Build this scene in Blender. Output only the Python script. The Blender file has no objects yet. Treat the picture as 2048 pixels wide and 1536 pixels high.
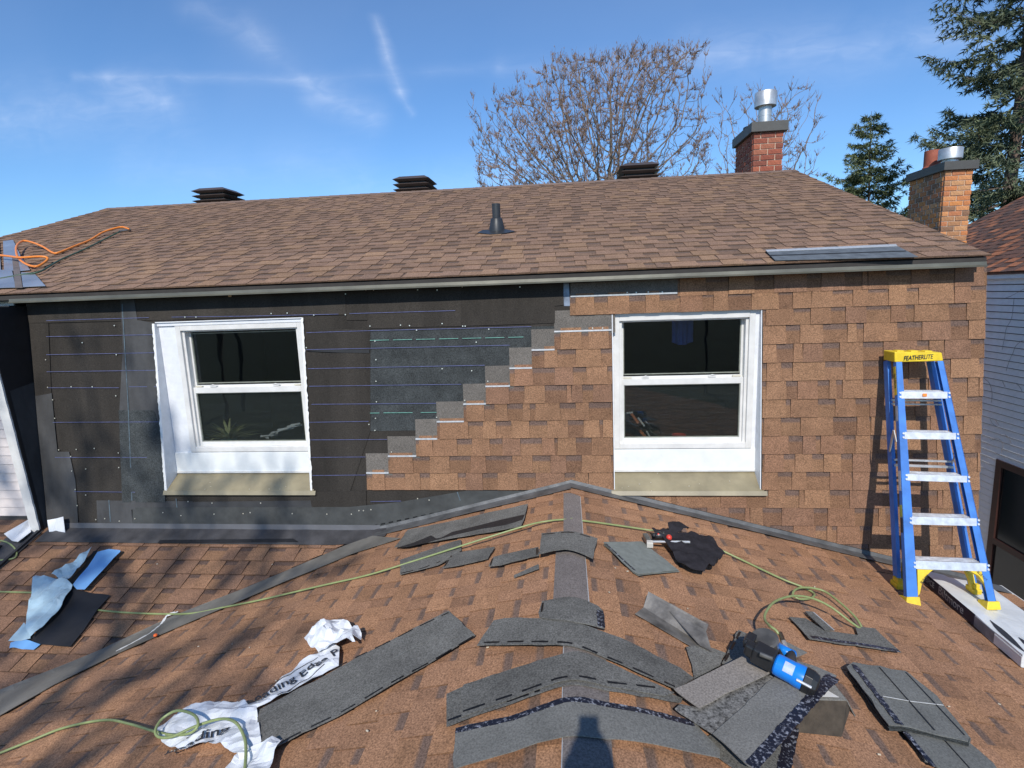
import bpy, bmesh, math, random
from mathutils import Vector, Matrix, noise
R = math.radians
# ------------------------------------------------------------------ camera, sky, sun, exposure
scene = bpy.context.scene
C = scene.collection
FPX = 1110.0                                    # focal length in pixels of the 2048 px wide photograph
CX = Vector((0.99462274, 0.09728706, -0.03550812))      # camera right, down, forward in the world
CY = Vector((-0.01920822, -0.16361914, -0.98633657))
CZ = Vector((-0.10176759, 0.98171483, -0.16087061))
cam_d = bpy.data.cameras.new('camera'); cam = bpy.data.objects.new('camera', cam_d); C.objects.link(cam)
cam_d.sensor_width = 36.0; cam_d.lens = FPX / 2048 * 36
cam_d.clip_start = 0.05; cam_d.clip_end = 2000
m = Matrix.Identity(4)
for i in range(3):
    m[i][0] = CX[i]; m[i][1] = -CY[i]; m[i][2] = -CZ[i]
cam.matrix_world = m
scene.camera = cam
SUN_EL, SUN_AZ = 39.5, -1.5                     # sun straight behind the camera
sv = Vector((math.sin(R(SUN_AZ)) * math.cos(R(SUN_EL)), -math.cos(R(SUN_AZ)) * math.cos(R(SUN_EL)), math.sin(R(SUN_EL))))
sun_d = bpy.data.lights.new('sun', 'SUN'); sun_d.energy = 4.2; sun_d.angle = R(0.53); sun_d.color = (1, .95, .87)
sun = bpy.data.objects.new('sun', sun_d); C.objects.link(sun)
sun.rotation_euler = sv.to_track_quat('Z', 'Y').to_euler()
scene.view_settings.view_transform = 'Standard'; scene.view_settings.look = 'None'
scene.view_settings.gamma = 1; scene.view_settings.exposure = 0.0
world = bpy.data.worlds.new('World'); scene.world = world; world.use_nodes = True
SKY_STRENGTH = 0.15
def build_sky():
    nt = world.node_tree; N = nt.nodes; L = nt.links; N.clear()
    out = N.new('ShaderNodeOutputWorld'); bg = N.new('ShaderNodeBackground'); L.new(bg.outputs[0], out.inputs[0])
    bg.inputs[1].default_value = SKY_STRENGTH
    sky = N.new('ShaderNodeTexSky'); sky.sky_type = 'NISHITA'; sky.sun_disc = False
    sky.sun_elevation = R(SUN_EL); sky.sun_rotation = math.pi - R(SUN_AZ)
    sky.air_density = 1.0; sky.dust_density = 0.05; sky.ozone_density = 4.0; sky.altitude = 100
    tc = N.new('ShaderNodeTexCoord'); sep = N.new('ShaderNodeSeparateXYZ'); L.new(tc.outputs['Generated'], sep.inputs[0])
    def M(op, a, b=None, c=None, clamp=False):
        n = N.new('ShaderNodeMath'); n.operation = op; n.use_clamp = clamp
        for i, v in enumerate((a, b, c)):
            if v is None: continue
            if isinstance(v, (int, float)): n.inputs[i].default_value = v
            else: L.new(v, n.inputs[i])
        return n.outputs[0]
    ysafe = M('MAXIMUM', sep.outputs[1], 0.05)
    U = M('DIVIDE', sep.outputs[0], ysafe); V = M('DIVIDE', sep.outputs[2], ysafe)      # the sky as a tangent plane to the north
    front = M('GREATER_THAN', sep.outputs[1], 0.06)
    comb = N.new('ShaderNodeCombineXYZ'); L.new(U, comb.inputs[0]); L.new(V, comb.inputs[1])
    def noise_n(scale, detail=4, vec=None, sx=1, sy=1, dist=0.0):
        mp = N.new('ShaderNodeMapping'); mp.inputs['Scale'].default_value = (sx, sy, 1)
        L.new(vec or comb.outputs[0], mp.inputs[0])
        n = N.new('ShaderNodeTexNoise'); n.inputs['Scale'].default_value = scale; n.inputs['Detail'].default_value = detail
        n.inputs['Distortion'].default_value = dist
        L.new(mp.outputs[0], n.inputs[0]); return n.outputs[0]
    wob = noise_n(5, 3)
    fine = noise_n(14, 5, None, 1, 1, .6)
    def uv(px, py):
        r = CX * (px - 1024) + CY * (py - 768) + CZ * FPX
        return r.x / r.y, r.z / r.y
    total = None
    # thin streaks and vapour trails: (x1, y1, x2, y2, half width, strength, wobble)
    streaks = [(380, 10, 520, 75, .035, .16, .05), (500, 60, 620, 160, .030, .13, .05), (635, 180, 745, 235, .034, .34, .03),
               (752, 40, 775, 110, .014, .30, .05), (772, 105, 802, 190, .017, .38, .06), (800, 190, 826, 238, .009, .20, .05),
               (-200, 235, 330, 215, .075, .24, .05), (215, 155, 330, 205, .030, .22, .04), (150, 152, 620, 157, .012, .20, .01),
               (600, 160, 1000, 135, .016, .10, .01), (1000, 140, 1480, 112, .028, .12, .02), (1400, 110, 1960, 78, .055, .26, .03),
               (700, 395, 1000, 360, .05, .16, .05), (250, 345, 700, 330, .06, .10, .05), (1880, 330, 2100, 260, .10, .12, .05)]
    for (x1, y1, x2, y2, hw, st, wb) in streaks:
        st *= .36; hw *= 1.5
        a = uv(x1, y1); b = uv(x2, y2); dx, dy = b[0] - a[0], b[1] - a[1]; LL = dx * dx + dy * dy
        wu = M('MULTIPLY', M('SUBTRACT', wob, .5), wb * 1.6)
        pu = M('SUBTRACT', U, a[0]); pv = M('ADD', M('SUBTRACT', V, a[1]), wu)
        t = M('DIVIDE', M('ADD', M('MULTIPLY', pu, dx), M('MULTIPLY', pv, dy)), LL, clamp=True)
        qx = M('SUBTRACT', pu, M('MULTIPLY', t, dx)); qy = M('SUBTRACT', pv, M('MULTIPLY', t, dy))
        d = M('SQRT', M('ADD', M('MULTIPLY', qx, qx), M('MULTIPLY', qy, qy)))
        w = M('SUBTRACT', 1, M('DIVIDE', d, hw), clamp=True)
        w = M('MULTIPLY', M('MULTIPLY', w, w), st)
        total = w if total is None else M('ADD', total, w)
    fib = noise_n(34, 6, None, .45, 1.5, 1.2)
    mod = M('MULTIPLY', M('MULTIPLY', total, M('MULTIPLY_ADD', fine, 2.6, -.35, clamp=True)), M('MULTIPLY_ADD', fib, 1.8, .15))
    veil = M('MULTIPLY', M('MULTIPLY', noise_n(1.6, 5, tc.outputs['Generated'], 1, 1, .4), noise_n(2.6, 6, tc.outputs['Generated'], .6, 3)), .12)
    fac = M('ADD', M('MULTIPLY', mod, front), veil, clamp=True)
    mix = N.new('ShaderNodeMix'); mix.data_type = 'RGBA'; L.new(fac, mix.inputs[0])
    tint = N.new('ShaderNodeMix'); tint.data_type = 'RGBA'; tint.blend_type = 'MULTIPLY'; tint.inputs[0].default_value = 1
    L.new(sky.outputs[0], tint.inputs[6]); tint.inputs[7].default_value = SKY_TINT
    L.new(tint.outputs[2], mix.inputs[6]); mix.inputs[7].default_value = (8.2, 8.6, 9.4, 1)
    L.new(mix.outputs[2], bg.inputs[0])
SKY_TINT = (.58, .83, 1.03, 1)
build_sky()

# ------------------------------------------------------------------ helpers
def ray(px, py): return CX * (px - 1024) + CY * (py - 768) + CZ * FPX
KG = 0.247; ZR = -1.543; KM = 0.37; ZM = -1.938; YM = 4.27          # gable pitch, ridge height, main roof pitch and its line at the wall
KU = 0.337; ZU = 0.145; YU = 4.31; YRIDGE = 8.5                     # upper roof
WS = 0.0875; WY = 4.45                                              # the mansard wall leans back by 5 degrees
XW0, XW1 = -4.69, 3.045
def wall_y(z): return WY + WS * z
def zgable(x, r=0.0): return ZR - KG * (math.sqrt(x * x + r * r) - r) if r else ZR - KG * abs(x)
def zmain(y): return ZM - KM * (YM - y)
def zroof(x, y, r=0.0): return max(zgable(x, r), zmain(y)) if x < 0 else zgable(x, r)
def zupper(y): return ZU + KU * (min(y, 2 * YRIDGE - y) - YU)
def hit(px, py, f, t0=.3, t1=14.0):
    """point of a camera ray on the height field f(x, y)"""
    d = ray(px, py); d = d / d.y
    n = 260; lo = t0
    for i in range(n + 1):
        t = t0 + (t1 - t0) * i / n
        if d.z * t <= f(d.x * t, t):
            a, b = lo, t
            for _ in range(24):
                mid = (a + b) / 2
                if d.z * mid <= f(d.x * mid, mid): b = mid
                else: a = mid
            return d * b
        lo = t
    return d * t1
def on_roof(px, py, h=0.0, r=0.0): return hit(px, py, lambda x, y: zroof(x, y, r) + h)
def on_upper(px, py, h=0.0):
    d = ray(px, py); t = (ZU + h - KU * YU) / (d.z - KU * d.y); return d * t
def on_wall(px, py, h=0.0):
    d = ray(px, py); t = (WY - h) / (d.y - WS * d.z); return d * t
def at_y(px, py, y): d = ray(px, py); return d * (y / d.y)
def at_x(px, py, x): d = ray(px, py); return d * (x / d.x)
def at_z(px, py, z): d = ray(px, py); return d * (z / d.z)

def new_obj(name, me, parent=None):
    o = bpy.data.objects.new(name, me); C.objects.link(o)
    if parent: o.parent = parent
    return o
def tag(o, label=None, cat=None, group=None, kind=None):
    if label: o['label'] = label
    if cat: o['category'] = cat
    if group: o['group'] = group
    if kind: o['kind'] = kind
    return o
def empty(name, loc=(0, 0, 0)):
    o = bpy.data.objects.new(name, None); o.location = loc; C.objects.link(o); o.empty_display_size = .1
    return o
def thing(name, label, cat, group=None, loc=(0, 0, 0)):
    return tag(empty(name, loc), label, cat, group)

class MB:
    """mesh builder in world coordinates"""
    def __init__(s): s.v = []; s.f = []; s.mi = []
    def add(s, vs, fs, mi=0):
        b = len(s.v); s.v += [tuple(v) for v in vs]; s.f += [tuple(i + b for i in f) for f in fs]; s.mi += [mi] * len(fs); return s
    def quad(s, a, b, c, d, mi=0): return s.add([a, b, c, d], [(0, 1, 2, 3)], mi)
    def box(s, c, sz, M=None, mi=0):
        x, y, z = sz[0] / 2, sz[1] / 2, sz[2] / 2
        vs = [Vector((i * x, j * y, k * z)) for k in (-1, 1) for j in (-1, 1) for i in (-1, 1)]
        if M is not None: vs = [M @ v for v in vs]
        c = Vector(c); vs = [v + c for v in vs]
        return s.add(vs, [(0, 2, 3, 1), (4, 5, 7, 6), (0, 1, 5, 4), (2, 6, 7, 3), (0, 4, 6, 2), (1, 3, 7, 5)], mi)
    def hexa(s, b, t, mi=0):
        """prism from a bottom ring to a top ring"""
        n = len(b)
        return s.add(list(b) + list(t), [tuple(range(n - 1, -1, -1)), tuple(range(n, 2 * n))] + [(i, (i + 1) % n, n + (i + 1) % n, n + i) for i in range(n)], mi)
    def bar(s, a, b, w, d, up=(0, 0, 1), mi=0):
        """rectangular bar from a to b; w along the side, d along up"""
        a, b, up = Vector(a), Vector(b), Vector(up); ax = (b - a).normalized(); sd = ax.cross(up).normalized(); u = sd.cross(ax).normalized()
        ring = lambda p: [p + sd * w / 2 * i + u * d / 2 * j for i, j in ((-1, -1), (1, -1), (1, 1), (-1, 1))]
        return s.hexa(ring(a), ring(b), mi)
    def tube(s, pts, r, n=8, cap=True, mi=0):
        pts = [Vector(p) for p in pts]; rs = r if isinstance(r, (list, tuple)) else [r] * len(pts)
        vs = []; prev = None
        for i, p in enumerate(pts):
            t = (pts[min(i + 1, len(pts) - 1)] - pts[max(i - 1, 0)])
            t = t.normalized() if t.length > 1e-9 else Vector((0, 0, 1))
            if prev is None: prev = t.orthogonal().normalized()
            nn = (prev - t * prev.dot(t)); nn = nn.normalized() if nn.length > 1e-6 else t.orthogonal().normalized(); prev = nn
            bb = t.cross(nn)
            for k in range(n):
                a = 2 * math.pi * k / n; vs.append(p + (nn * math.cos(a) + bb * math.sin(a)) * rs[i])
        fs = [(i * n + k, i * n + (k + 1) % n, (i + 1) * n + (k + 1) % n, (i + 1) * n + k) for i in range(len(pts) - 1) for k in range(n)]
        if cap: fs += [tuple(range(n - 1, -1, -1)), tuple(range((len(pts) - 1) * n, len(pts) * n))]
        return s.add(vs, fs, mi)
    def cyl(s, a, b, r, r2=None, n=16, mi=0): return s.tube([a, b], [r, r if r2 is None else r2], n, True, mi)
    def lathe(s, base, prof, n=24, axis=(0, 0, 1), mi=0):
        ax = Vector(axis).normalized(); base = Vector(base)
        return s.tube_lathe(base, ax, prof, n, mi)
    def tube_lathe(s, base, ax, prof, n, mi):
        nn = ax.orthogonal().normalized(); bb = ax.cross(nn); vs = []
        for r, h in prof:
            for k in range(n):
                a = 2 * math.pi * k / n; vs.append(base + ax * h + (nn * math.cos(a) + bb * math.sin(a)) * r)
        fs = [(i * n + k, i * n + (k + 1) % n, (i + 1) * n + (k + 1) % n, (i + 1) * n + k) for i in range(len(prof) - 1) for k in range(n)]
        fs += [tuple(range(n - 1, -1, -1)), tuple(range((len(prof) - 1) * n, len(prof) * n))]
        return s.add(vs, fs, mi)
    def build(s, name, mats, parent=None, smooth=False, bevel=0):
        me = bpy.data.meshes.new(name); me.from_pydata(s.v, [], s.f)
        for mm in (mats if isinstance(mats, (list, tuple)) else [mats]): me.materials.append(mm)
        me.polygons.foreach_set('material_index', s.mi)
        if smooth: me.polygons.foreach_set('use_smooth', [True] * len(me.polygons))
        me.update(); o = new_obj(name, me, parent)
        if smooth == 'auto': me.set_sharp_from_angle(angle=R(35))
        if bevel:
            md = o.modifiers.new('bevel', 'BEVEL'); md.width = bevel; md.segments = 2; md.limit_method = 'ANGLE'; md.angle_limit = R(40)
        return o
def catmull(pts, sub=8):
    pts = [Vector(p) for p in pts]; out = []
    P = [pts[0] * 2 - pts[1]] + pts + [pts[-1] * 2 - pts[-2]]
    for i in range(1, len(P) - 2):
        for k in range(sub):
            t = k / sub; a, b, c, d = P[i - 1], P[i], P[i + 1], P[i + 2]
            out.append(.5 * ((2 * b) + (c - a) * t + (2 * a - 5 * b + 4 * c - d) * t * t + (3 * b - a - 3 * c + d) * t ** 3))
    out.append(pts[-1]); return out

# ------------------------------------------------------------------ materials
def nodes(name):
    mt = bpy.data.materials.new(name); mt.use_nodes = True; nt = mt.node_tree
    return mt, nt, nt.nodes, nt.links, nt.nodes['Principled BSDF']
def mat(name, col, rough=.8, var=.15, scale=12.0, bump=0.0, bscale=120.0, metal=0.0, spec=.5, coat=0.0, stretch=(1, 1, 1), detail=4, col2=None, sheen=0, lohi=(.3, .7)):
    mt, nt, N, L, b = nodes(name)
    tc = N.new('ShaderNodeTexCoord'); mp = N.new('ShaderNodeMapping'); L.new(tc.outputs['Object'], mp.inputs[0]); mp.inputs['Scale'].default_value = stretch
    n1 = N.new('ShaderNodeTexNoise'); n1.inputs['Scale'].default_value = scale; n1.inputs['Detail'].default_value = detail; n1.inputs['Roughness'].default_value = .6
    L.new(mp.outputs[0], n1.inputs[0])
    mr = N.new('ShaderNodeMapRange'); mr.inputs[1].default_value = lohi[0]; mr.inputs[2].default_value = lohi[1]; L.new(n1.outputs[0], mr.inputs[0])
    mx = N.new('ShaderNodeMix'); mx.data_type = 'RGBA'; L.new(mr.outputs[0], mx.inputs[0])
    lo = [c * (1 - var) for c in col] + [1]; hi = ([c * (1 + var) for c in col] if col2 is None else list(col2)) + [1]
    mx.inputs[6].default_value = lo; mx.inputs[7].default_value = hi
    L.new(mx.outputs[2], b.inputs['Base Color'])
    b.inputs['Roughness'].default_value = rough; b.inputs['Metallic'].default_value = metal; b.inputs['Specular IOR Level'].default_value = spec
    b.inputs['Coat Weight'].default_value = coat
    if sheen: b.inputs['Sheen Weight'].default_value = sheen
    if bump:
        n2 = N.new('ShaderNodeTexNoise'); n2.inputs['Scale'].default_value = bscale; n2.inputs['Detail'].default_value = 3; L.new(tc.outputs['Object'], n2.inputs[0])
        bp = N.new('ShaderNodeBump'); bp.inputs['Strength'].default_value = .6; bp.inputs['Distance'].default_value = bump
        L.new(n2.outputs[0], bp.inputs['Height']); L.new(bp.outputs[0], b.inputs['Normal'])
    return mt
def granule_mat(name, attr=True, col=(.2, .2, .2), contrast=.52, stain=0.15, gs=125, stretch=(1, 1, 1), med=7):
    """mineral granules: colour comes from the face attribute (or one colour), broken up by specks"""
    mt, nt, N, L, b = nodes(name)
    tc = N.new('ShaderNodeTexCoord'); oi = N.new('ShaderNodeObjectInfo')
    ad = N.new('ShaderNodeVectorMath'); ad.operation = 'MULTIPLY_ADD'; cb = N.new('ShaderNodeCombineXYZ')
    for i in range(3): L.new(oi.outputs['Random'], cb.inputs[i])
    L.new(cb.outputs[0], ad.inputs[0]); ad.inputs[1].default_value = (57, 31, 13); L.new(tc.outputs['Object'], ad.inputs[2])
    n1 = N.new('ShaderNodeTexNoise'); n1.inputs['Scale'].default_value = gs; n1.inputs['Detail'].default_value = 3; n1.inputs['Roughness'].default_value = .75; L.new(ad.outputs[0], n1.inputs[0])
    mr = N.new('ShaderNodeMapRange'); mr.inputs[1].default_value = .33; mr.inputs[2].default_value = .67; mr.inputs[3].default_value = 1 - contrast; mr.inputs[4].default_value = 1 + contrast
    L.new(n1.outputs[0], mr.inputs[0])
    mp_ = N.new('ShaderNodeMapping'); mp_.inputs['Scale'].default_value = stretch; L.new(ad.outputs[0], mp_.inputs[0]); n2 = N.new('ShaderNodeTexNoise'); n2.inputs['Scale'].default_value = med; n2.inputs['Detail'].default_value = 5; n2.inputs['Roughness'].default_value = .65; L.new(mp_.outputs[0], n2.inputs[0])
    m2 = N.new('ShaderNodeMapRange'); m2.inputs[1].default_value = .3; m2.inputs[2].default_value = .7; m2.inputs[3].default_value = 1 - stain; m2.inputs[4].default_value = 1 + stain; L.new(n2.outputs[0], m2.inputs[0])
    mu = N.new('ShaderNodeMath'); mu.operation = 'MULTIPLY'; L.new(mr.outputs[0], mu.inputs[0]); L.new(m2.outputs[0], mu.inputs[1])
    rr = N.new('ShaderNodeMapRange'); rr.inputs[3].default_value = .9; rr.inputs[4].default_value = 1.1; L.new(oi.outputs['Random'], rr.inputs[0])
    mu2 = N.new('ShaderNodeMath'); mu2.operation = 'MULTIPLY'; L.new(mu.outputs[0], mu2.inputs[0]); L.new(rr.outputs[0], mu2.inputs[1])
    vm = N.new('ShaderNodeVectorMath'); vm.operation = 'SCALE'
    if attr:
        at = N.new('ShaderNodeAttribute'); at.attribute_name = 'Col'; L.new(at.outputs['Color'], vm.inputs[0])
    else: vm.inputs[0].default_value = col
    L.new(mu2.outputs[0], vm.inputs['Scale']); L.new(vm.outputs[0], b.inputs['Base Color'])
    b.inputs['Roughness'].default_value = .92; b.inputs['Specular IOR Level'].default_value = .25
    bp = N.new('ShaderNodeBump'); bp.inputs['Strength'].default_value = .5; bp.inputs['Distance'].default_value = .0015
    L.new(n1.outputs[0], bp.inputs['Height']); L.new(bp.outputs[0], b.inputs['Normal'])
    return mt
M_SH = granule_mat('shingle_granules')
M_STARTER = granule_mat('grey_granules', False, (.135, .131, .119), .5, .3, med=4)
M_HEAD = granule_mat('headlap_granules', False, (.135, .122, .108), .4, .12)
M_BROWNGREY = granule_mat('brown_grey_granules', False, (.25, .222, .195), .35, .08)
M_RIDGE = granule_mat('ridge_granules_grey', False, (.175, .152, .14), .4, .12)
M_FELT = granule_mat('felt', False, (.037, .0325, .028), .42, .30, 150, stretch=(1.3, 1, .28), med=2.2)
M_FELT2 = mat('felt_grey', (.050, .050, .051), .78, .5, 3.0, .007, 16, spec=.5, stretch=(1.5, 1, .6), detail=7)
M_FELT3 = mat('felt_dark', (.035, .036, .038), .7, .3, 5.0, .0012, 260, spec=.45)
M_FELTG = granule_mat('felt_granule_grey', False, (.044, .049, .050), .55, .3, 120)
M_BLACK = mat('black_membrane', (.012, .012, .014), .55, .3, 8, .001, 200)
M_ASPHALT = mat('asphalt_edge', (.02, .019, .02), .6, .3, 40, .002, 120)
M_SEALTXT = mat('release_film', (.016, .016, .026), .3, .2, 75, .002, 90, spec=.5, col2=(.27, .28, .32), lohi=(.53, .66))
M_DASH = mat('sealant', (.008, .008, .009), .35, .2, 60)
M_RELEASE = mat('release_tape', (.42, .43, .44), .3, .2, 60, spec=.7)
M_WHITE = mat('white_vinyl', (.68, .67, .645), .4, .10, 9, 0, detail=8)
M_WHITE2 = mat('white_flashing', (.72, .735, .76), .45, .08, 14, .0008, 60)
M_DIRTY = mat('white_sill_board', (.76, .78, .77), .45, .06, 9, 0)
M_SILL = mat('beige_metal', (.265, .225, .14), .42, .22, 5, .0006, 40, spec=.6)
M_GASKET = mat('grey_gasket', (.22, .23, .19), .6, .2, 20)
M_DRIP = mat('drip_metal', (.13, .125, .098), .42, .3, 5, .0006, 30, metal=.3, stretch=(.6, 1, 1))
M_FASCIA = mat('black_fascia', (.02, .021, .024), .6, .3, 6)
M_LEAD = mat('grey_flashing', (.125, .125, .125), .5, .4, 7, .004, 30, metal=.25, detail=7)
M_LEAD2 = mat('dark_flashing', (.055, .053, .055), .55, .4, 6, .003, 40, detail=6)
M_BLUEGREY = mat('eave_membrane', (.20, .22, .26), .28, .25, 2.2, .004, 6, spec=.8, detail=4)
M_LADBLUE = mat('fibreglass_blue', (.05, .19, .56), .45, .22, 9, .0006, 220, detail=8)
M_LADYEL = mat('yellow_plastic', (.78, .56, .03), .48, .16, 14, .0006, 90, detail=7)
M_ALU = mat('aluminium', (.72, .72, .72), .38, .2, 22, .0005, 200, metal=.6)
M_STEEL = mat('galvanised', (.60, .60, .58), .42, .18, 9, .0006, 60, metal=.7)
M_CLAY = mat('clay_pot', (.33, .09, .05), .7, .2, 10)
M_CAP = mat('chimney_cap', (.075, .073, .066), .5, .12, 8)
M_VENT = mat('vent_brown', (.075, .058, .052), .5, .12, 8)
M_PIPE = mat('black_pipe', (.03, .032, .035), .4, .2, 10)
M_MORTAR = mat('mortar', (.55, .43, .33), .9, .2, 60, .002, 200)
M_SIDING = mat('grey_siding', (.84, .81, .79), .65, .08, 8, 0)
M_SIDEPINK = mat('pale_siding', (.68, .61, .58), .6, .12, 6, 0)
M_HOSE = mat('green_hose', (.25, .30, .12), .4, .12, 30)
M_HOSEDK = mat('dark_green_hose', (.045, .09, .055), .5, .15, 30)
M_ORANGE = mat('orange_hose', (.80, .24, .03), .4, .08, 30)
M_BLUEFILM = mat('blue_film', (.16, .36, .66), .42, .06, 9, 0, spec=.4)
M_BLUEFILM2 = mat('pale_blue_film', (.36, .50, .58), .4, .15, 10, .002, 40, spec=.5)
M_PLASTIC = mat('white_wrapper', (.70, .72, .75), .35, .08, 10, .002, 60, spec=.5)
M_INK = mat('black_ink', (.03, .03, .035), .6, .1, 30)
M_TEXTGREY = mat('silver_print', (.30, .31, .33), .5, .1, 30)
M_NAVY = mat('navy_wrapper', (.012, .015, .04), .5, .2, 12, spec=.3)
M_CLOTH = mat('black_cloth', (.028, .026, .030), 1.0, .2, 40, .001, 500, spec=.1)
M_RED = mat('red_plastic', (.62, .05, .03), .35, .1, 20)
M_GUNBLUE = mat('gun_blue', (.01, .22, .75), .3, .06, 20, 0, coat=.3)
M_GUNBLK = mat('gun_black', (.02, .02, .021), .35, .2, 20)
M_GUNMET = mat('gun_metal', (.20, .19, .17), .3, .3, 30, metal=.7)
M_BROWNFR = mat('brown_frame', (.045, .018, .014), .45, .2, 10)
M_BARK = mat('bark', (.20, .155, .12), .9, .3, 14, .01, 30)
M_TWIG = mat('twig', (.235, .165, .125), .9, .25, 10)
M_BUD = mat('seed_cluster', (.19, .12, .085), .9, .45, 2.0)
M_SPBARK = mat('spruce_bark', (.14, .10, .08), .9, .3, 10)
M_NEEDLE = mat('spruce_needles', (.105, .145, .065), .8, .35, 1.2, col2=(.18, .21, .085))
M_NEEDLE2 = mat('blue_spruce_needles', (.085, .125, .085), .8, .35, 1.0, col2=(.175, .20, .10))
M_GRASS = mat('grass', (.035, .05, .02), .95, .35, .6, .02, 12, detail=8)
M_INTERIOR = mat('room_unlit_dark', (.02, .02, .021), .9, .2, 2)  # near-black colour puts the darkness of the unlit room into its walls
M_DECK = mat('roof_deck', (.05, .045, .042), .9, .2, 8)
M_CHALK = mat('chalk_blue', (.10, .115, .25), .8, .3, 25)
M_CHALKG = mat('chalk_green', (.13, .30, .25), .8, .3, 25)
M_CHALKV = mat('chalk_teal', (.085, .12, .145), .8, .35, 25)
M_NAIL = mat('nail_head', (.75, .72, .62), .3, .1, 60, metal=.5)
M_SKIN = mat('skin', (.45, .26, .19), .5, .06, 20)
M_JEANS = mat('work_trousers', (.03, .035, .05), .9, .15, 20)
M_SHIRT = mat('dark_shirt', (.03, .03, .04), .9, .15, 20)
M_CAULK = mat('white_caulk', (.62, .62, .60), .5, .2, 20, .003, 40)
def glass_mat():
    mt, nt, N, L, b = nodes('window_glass'); out = N['Material Output']; N.remove(b)
    gl = N.new('ShaderNodeBsdfGlossy'); gl.inputs['Roughness'].default_value = .015; gl.inputs[0].default_value = (.95, .97, 1, 1)
    tr = N.new('ShaderNodeBsdfTransparent'); tr.inputs[0].default_value = (.80, .83, .83, 1)
    fr = N.new('ShaderNodeFresnel'); fr.inputs[0].default_value = 1.5
    tc = N.new('ShaderNodeTexCoord'); n = N.new('ShaderNodeTexNoise'); n.inputs['Scale'].default_value = 2.2; L.new(tc.outputs['Object'], n.inputs[0])
    bp = N.new('ShaderNodeBump'); bp.inputs['Strength'].default_value = .15; bp.inputs['Distance'].default_value = .01
    L.new(n.outputs[0], bp.inputs['Height']); L.new(bp.outputs[0], gl.inputs['Normal'])
    mx = N.new('ShaderNodeMixShader'); L.new(fr.outputs[0], mx.inputs[0]); L.new(tr.outputs[0], mx.inputs[1]); L.new(gl.outputs[0], mx.inputs[2]); L.new(mx.outputs[0], out.inputs[0])
    return mt
M_GLASS = glass_mat()
def brick_mat(name, cols):
    mt, nt, N, L, b = nodes(name)
    oi = N.new('ShaderNodeObjectInfo'); cr = N.new('ShaderNodeValToRGB'); cr.color_ramp.interpolation = 'CONSTANT'
    while len(cr.color_ramp.elements) < len(cols): cr.color_ramp.elements.new(.5)
    for i, c in enumerate(cols): cr.color_ramp.elements[i].position = i / len(cols); cr.color_ramp.elements[i].color = (*c, 1)
    L.new(oi.outputs['Random'], cr.inputs[0])
    tc = N.new('ShaderNodeTexCoord'); n = N.new('ShaderNodeTexNoise'); n.inputs['Scale'].default_value = 45; n.inputs['Detail'].default_value = 5; L.new(tc.outputs['Object'], n.inputs[0])
    mr = N.new('ShaderNodeMapRange'); mr.inputs[1].default_value = .3; mr.inputs[2].default_value = .7; mr.inputs[3].default_value = .72; mr.inputs[4].default_value = 1.25; L.new(n.outputs[0], mr.inputs[0])
    vm = N.new('ShaderNodeVectorMath'); vm.operation = 'SCALE'; L.new(cr.outputs[0], vm.inputs[0]); L.new(mr.outputs[0], vm.inputs['Scale'])
    L.new(vm.outputs[0], b.inputs['Base Color']); b.inputs['Roughness'].default_value = .9
    bp = N.new('ShaderNodeBump'); bp.inputs['Distance'].default_value = .003; L.new(n.outputs[0], bp.inputs['Height']); L.new(bp.outputs[0], b.inputs['Normal'])
    return mt
M_BRICK_RED = brick_mat('red_brick', [(.30, .085, .05), (.36, .11, .06), (.26, .075, .045), (.33, .12, .07), (.22, .07, .045)])
M_BRICK_ORG = brick_mat('orange_brick', [(.50, .19, .07), (.56, .25, .10), (.44, .17, .075), (.38, .19, .09), (.55, .22, .07), (.24, .13, .075), (.50, .26, .12)])

def screen_mat():
    mt, nt, N, L, b = nodes('insect_screen'); out = N['Material Output']
    b.inputs['Base Color'].default_value = (.09, .095, .098, 1); b.inputs['Roughness'].default_value = .8
    tr = N.new('ShaderNodeBsdfTransparent'); mx = N.new('ShaderNodeMixShader'); tc = N.new('ShaderNodeTexCoord'); w = N.new('ShaderNodeTexNoise'); mp = N.new('ShaderNodeMapping'); mp.inputs['Scale'].default_value = (3, 3, 45)
    L.new(tc.outputs['Object'], mp.inputs[0]); L.new(mp.outputs[0], w.inputs[0]); w.inputs['Scale'].default_value = 1.5; w.inputs['Detail'].default_value = 5
    mr = N.new('ShaderNodeMapRange'); mr.inputs[3].default_value = .05; mr.inputs[4].default_value = .34; L.new(w.outputs[0], mr.inputs[0]); L.new(mr.outputs[0], mx.inputs[0])
    L.new(tr.outputs[0], mx.inputs[1]); L.new(b.outputs[0], mx.inputs[2]); L.new(mx.outputs[0], out.inputs[0]); return mt
M_SCREEN = screen_mat()
# ------------------------------------------------------------------ ground
g = MB(); g.quad((-300, -300, -5.7), (300, -300, -5.7), (300, 300, -5.7), (-300, 300, -5.7))
tag(g.build('ground', M_GRASS), kind='structure')

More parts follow.
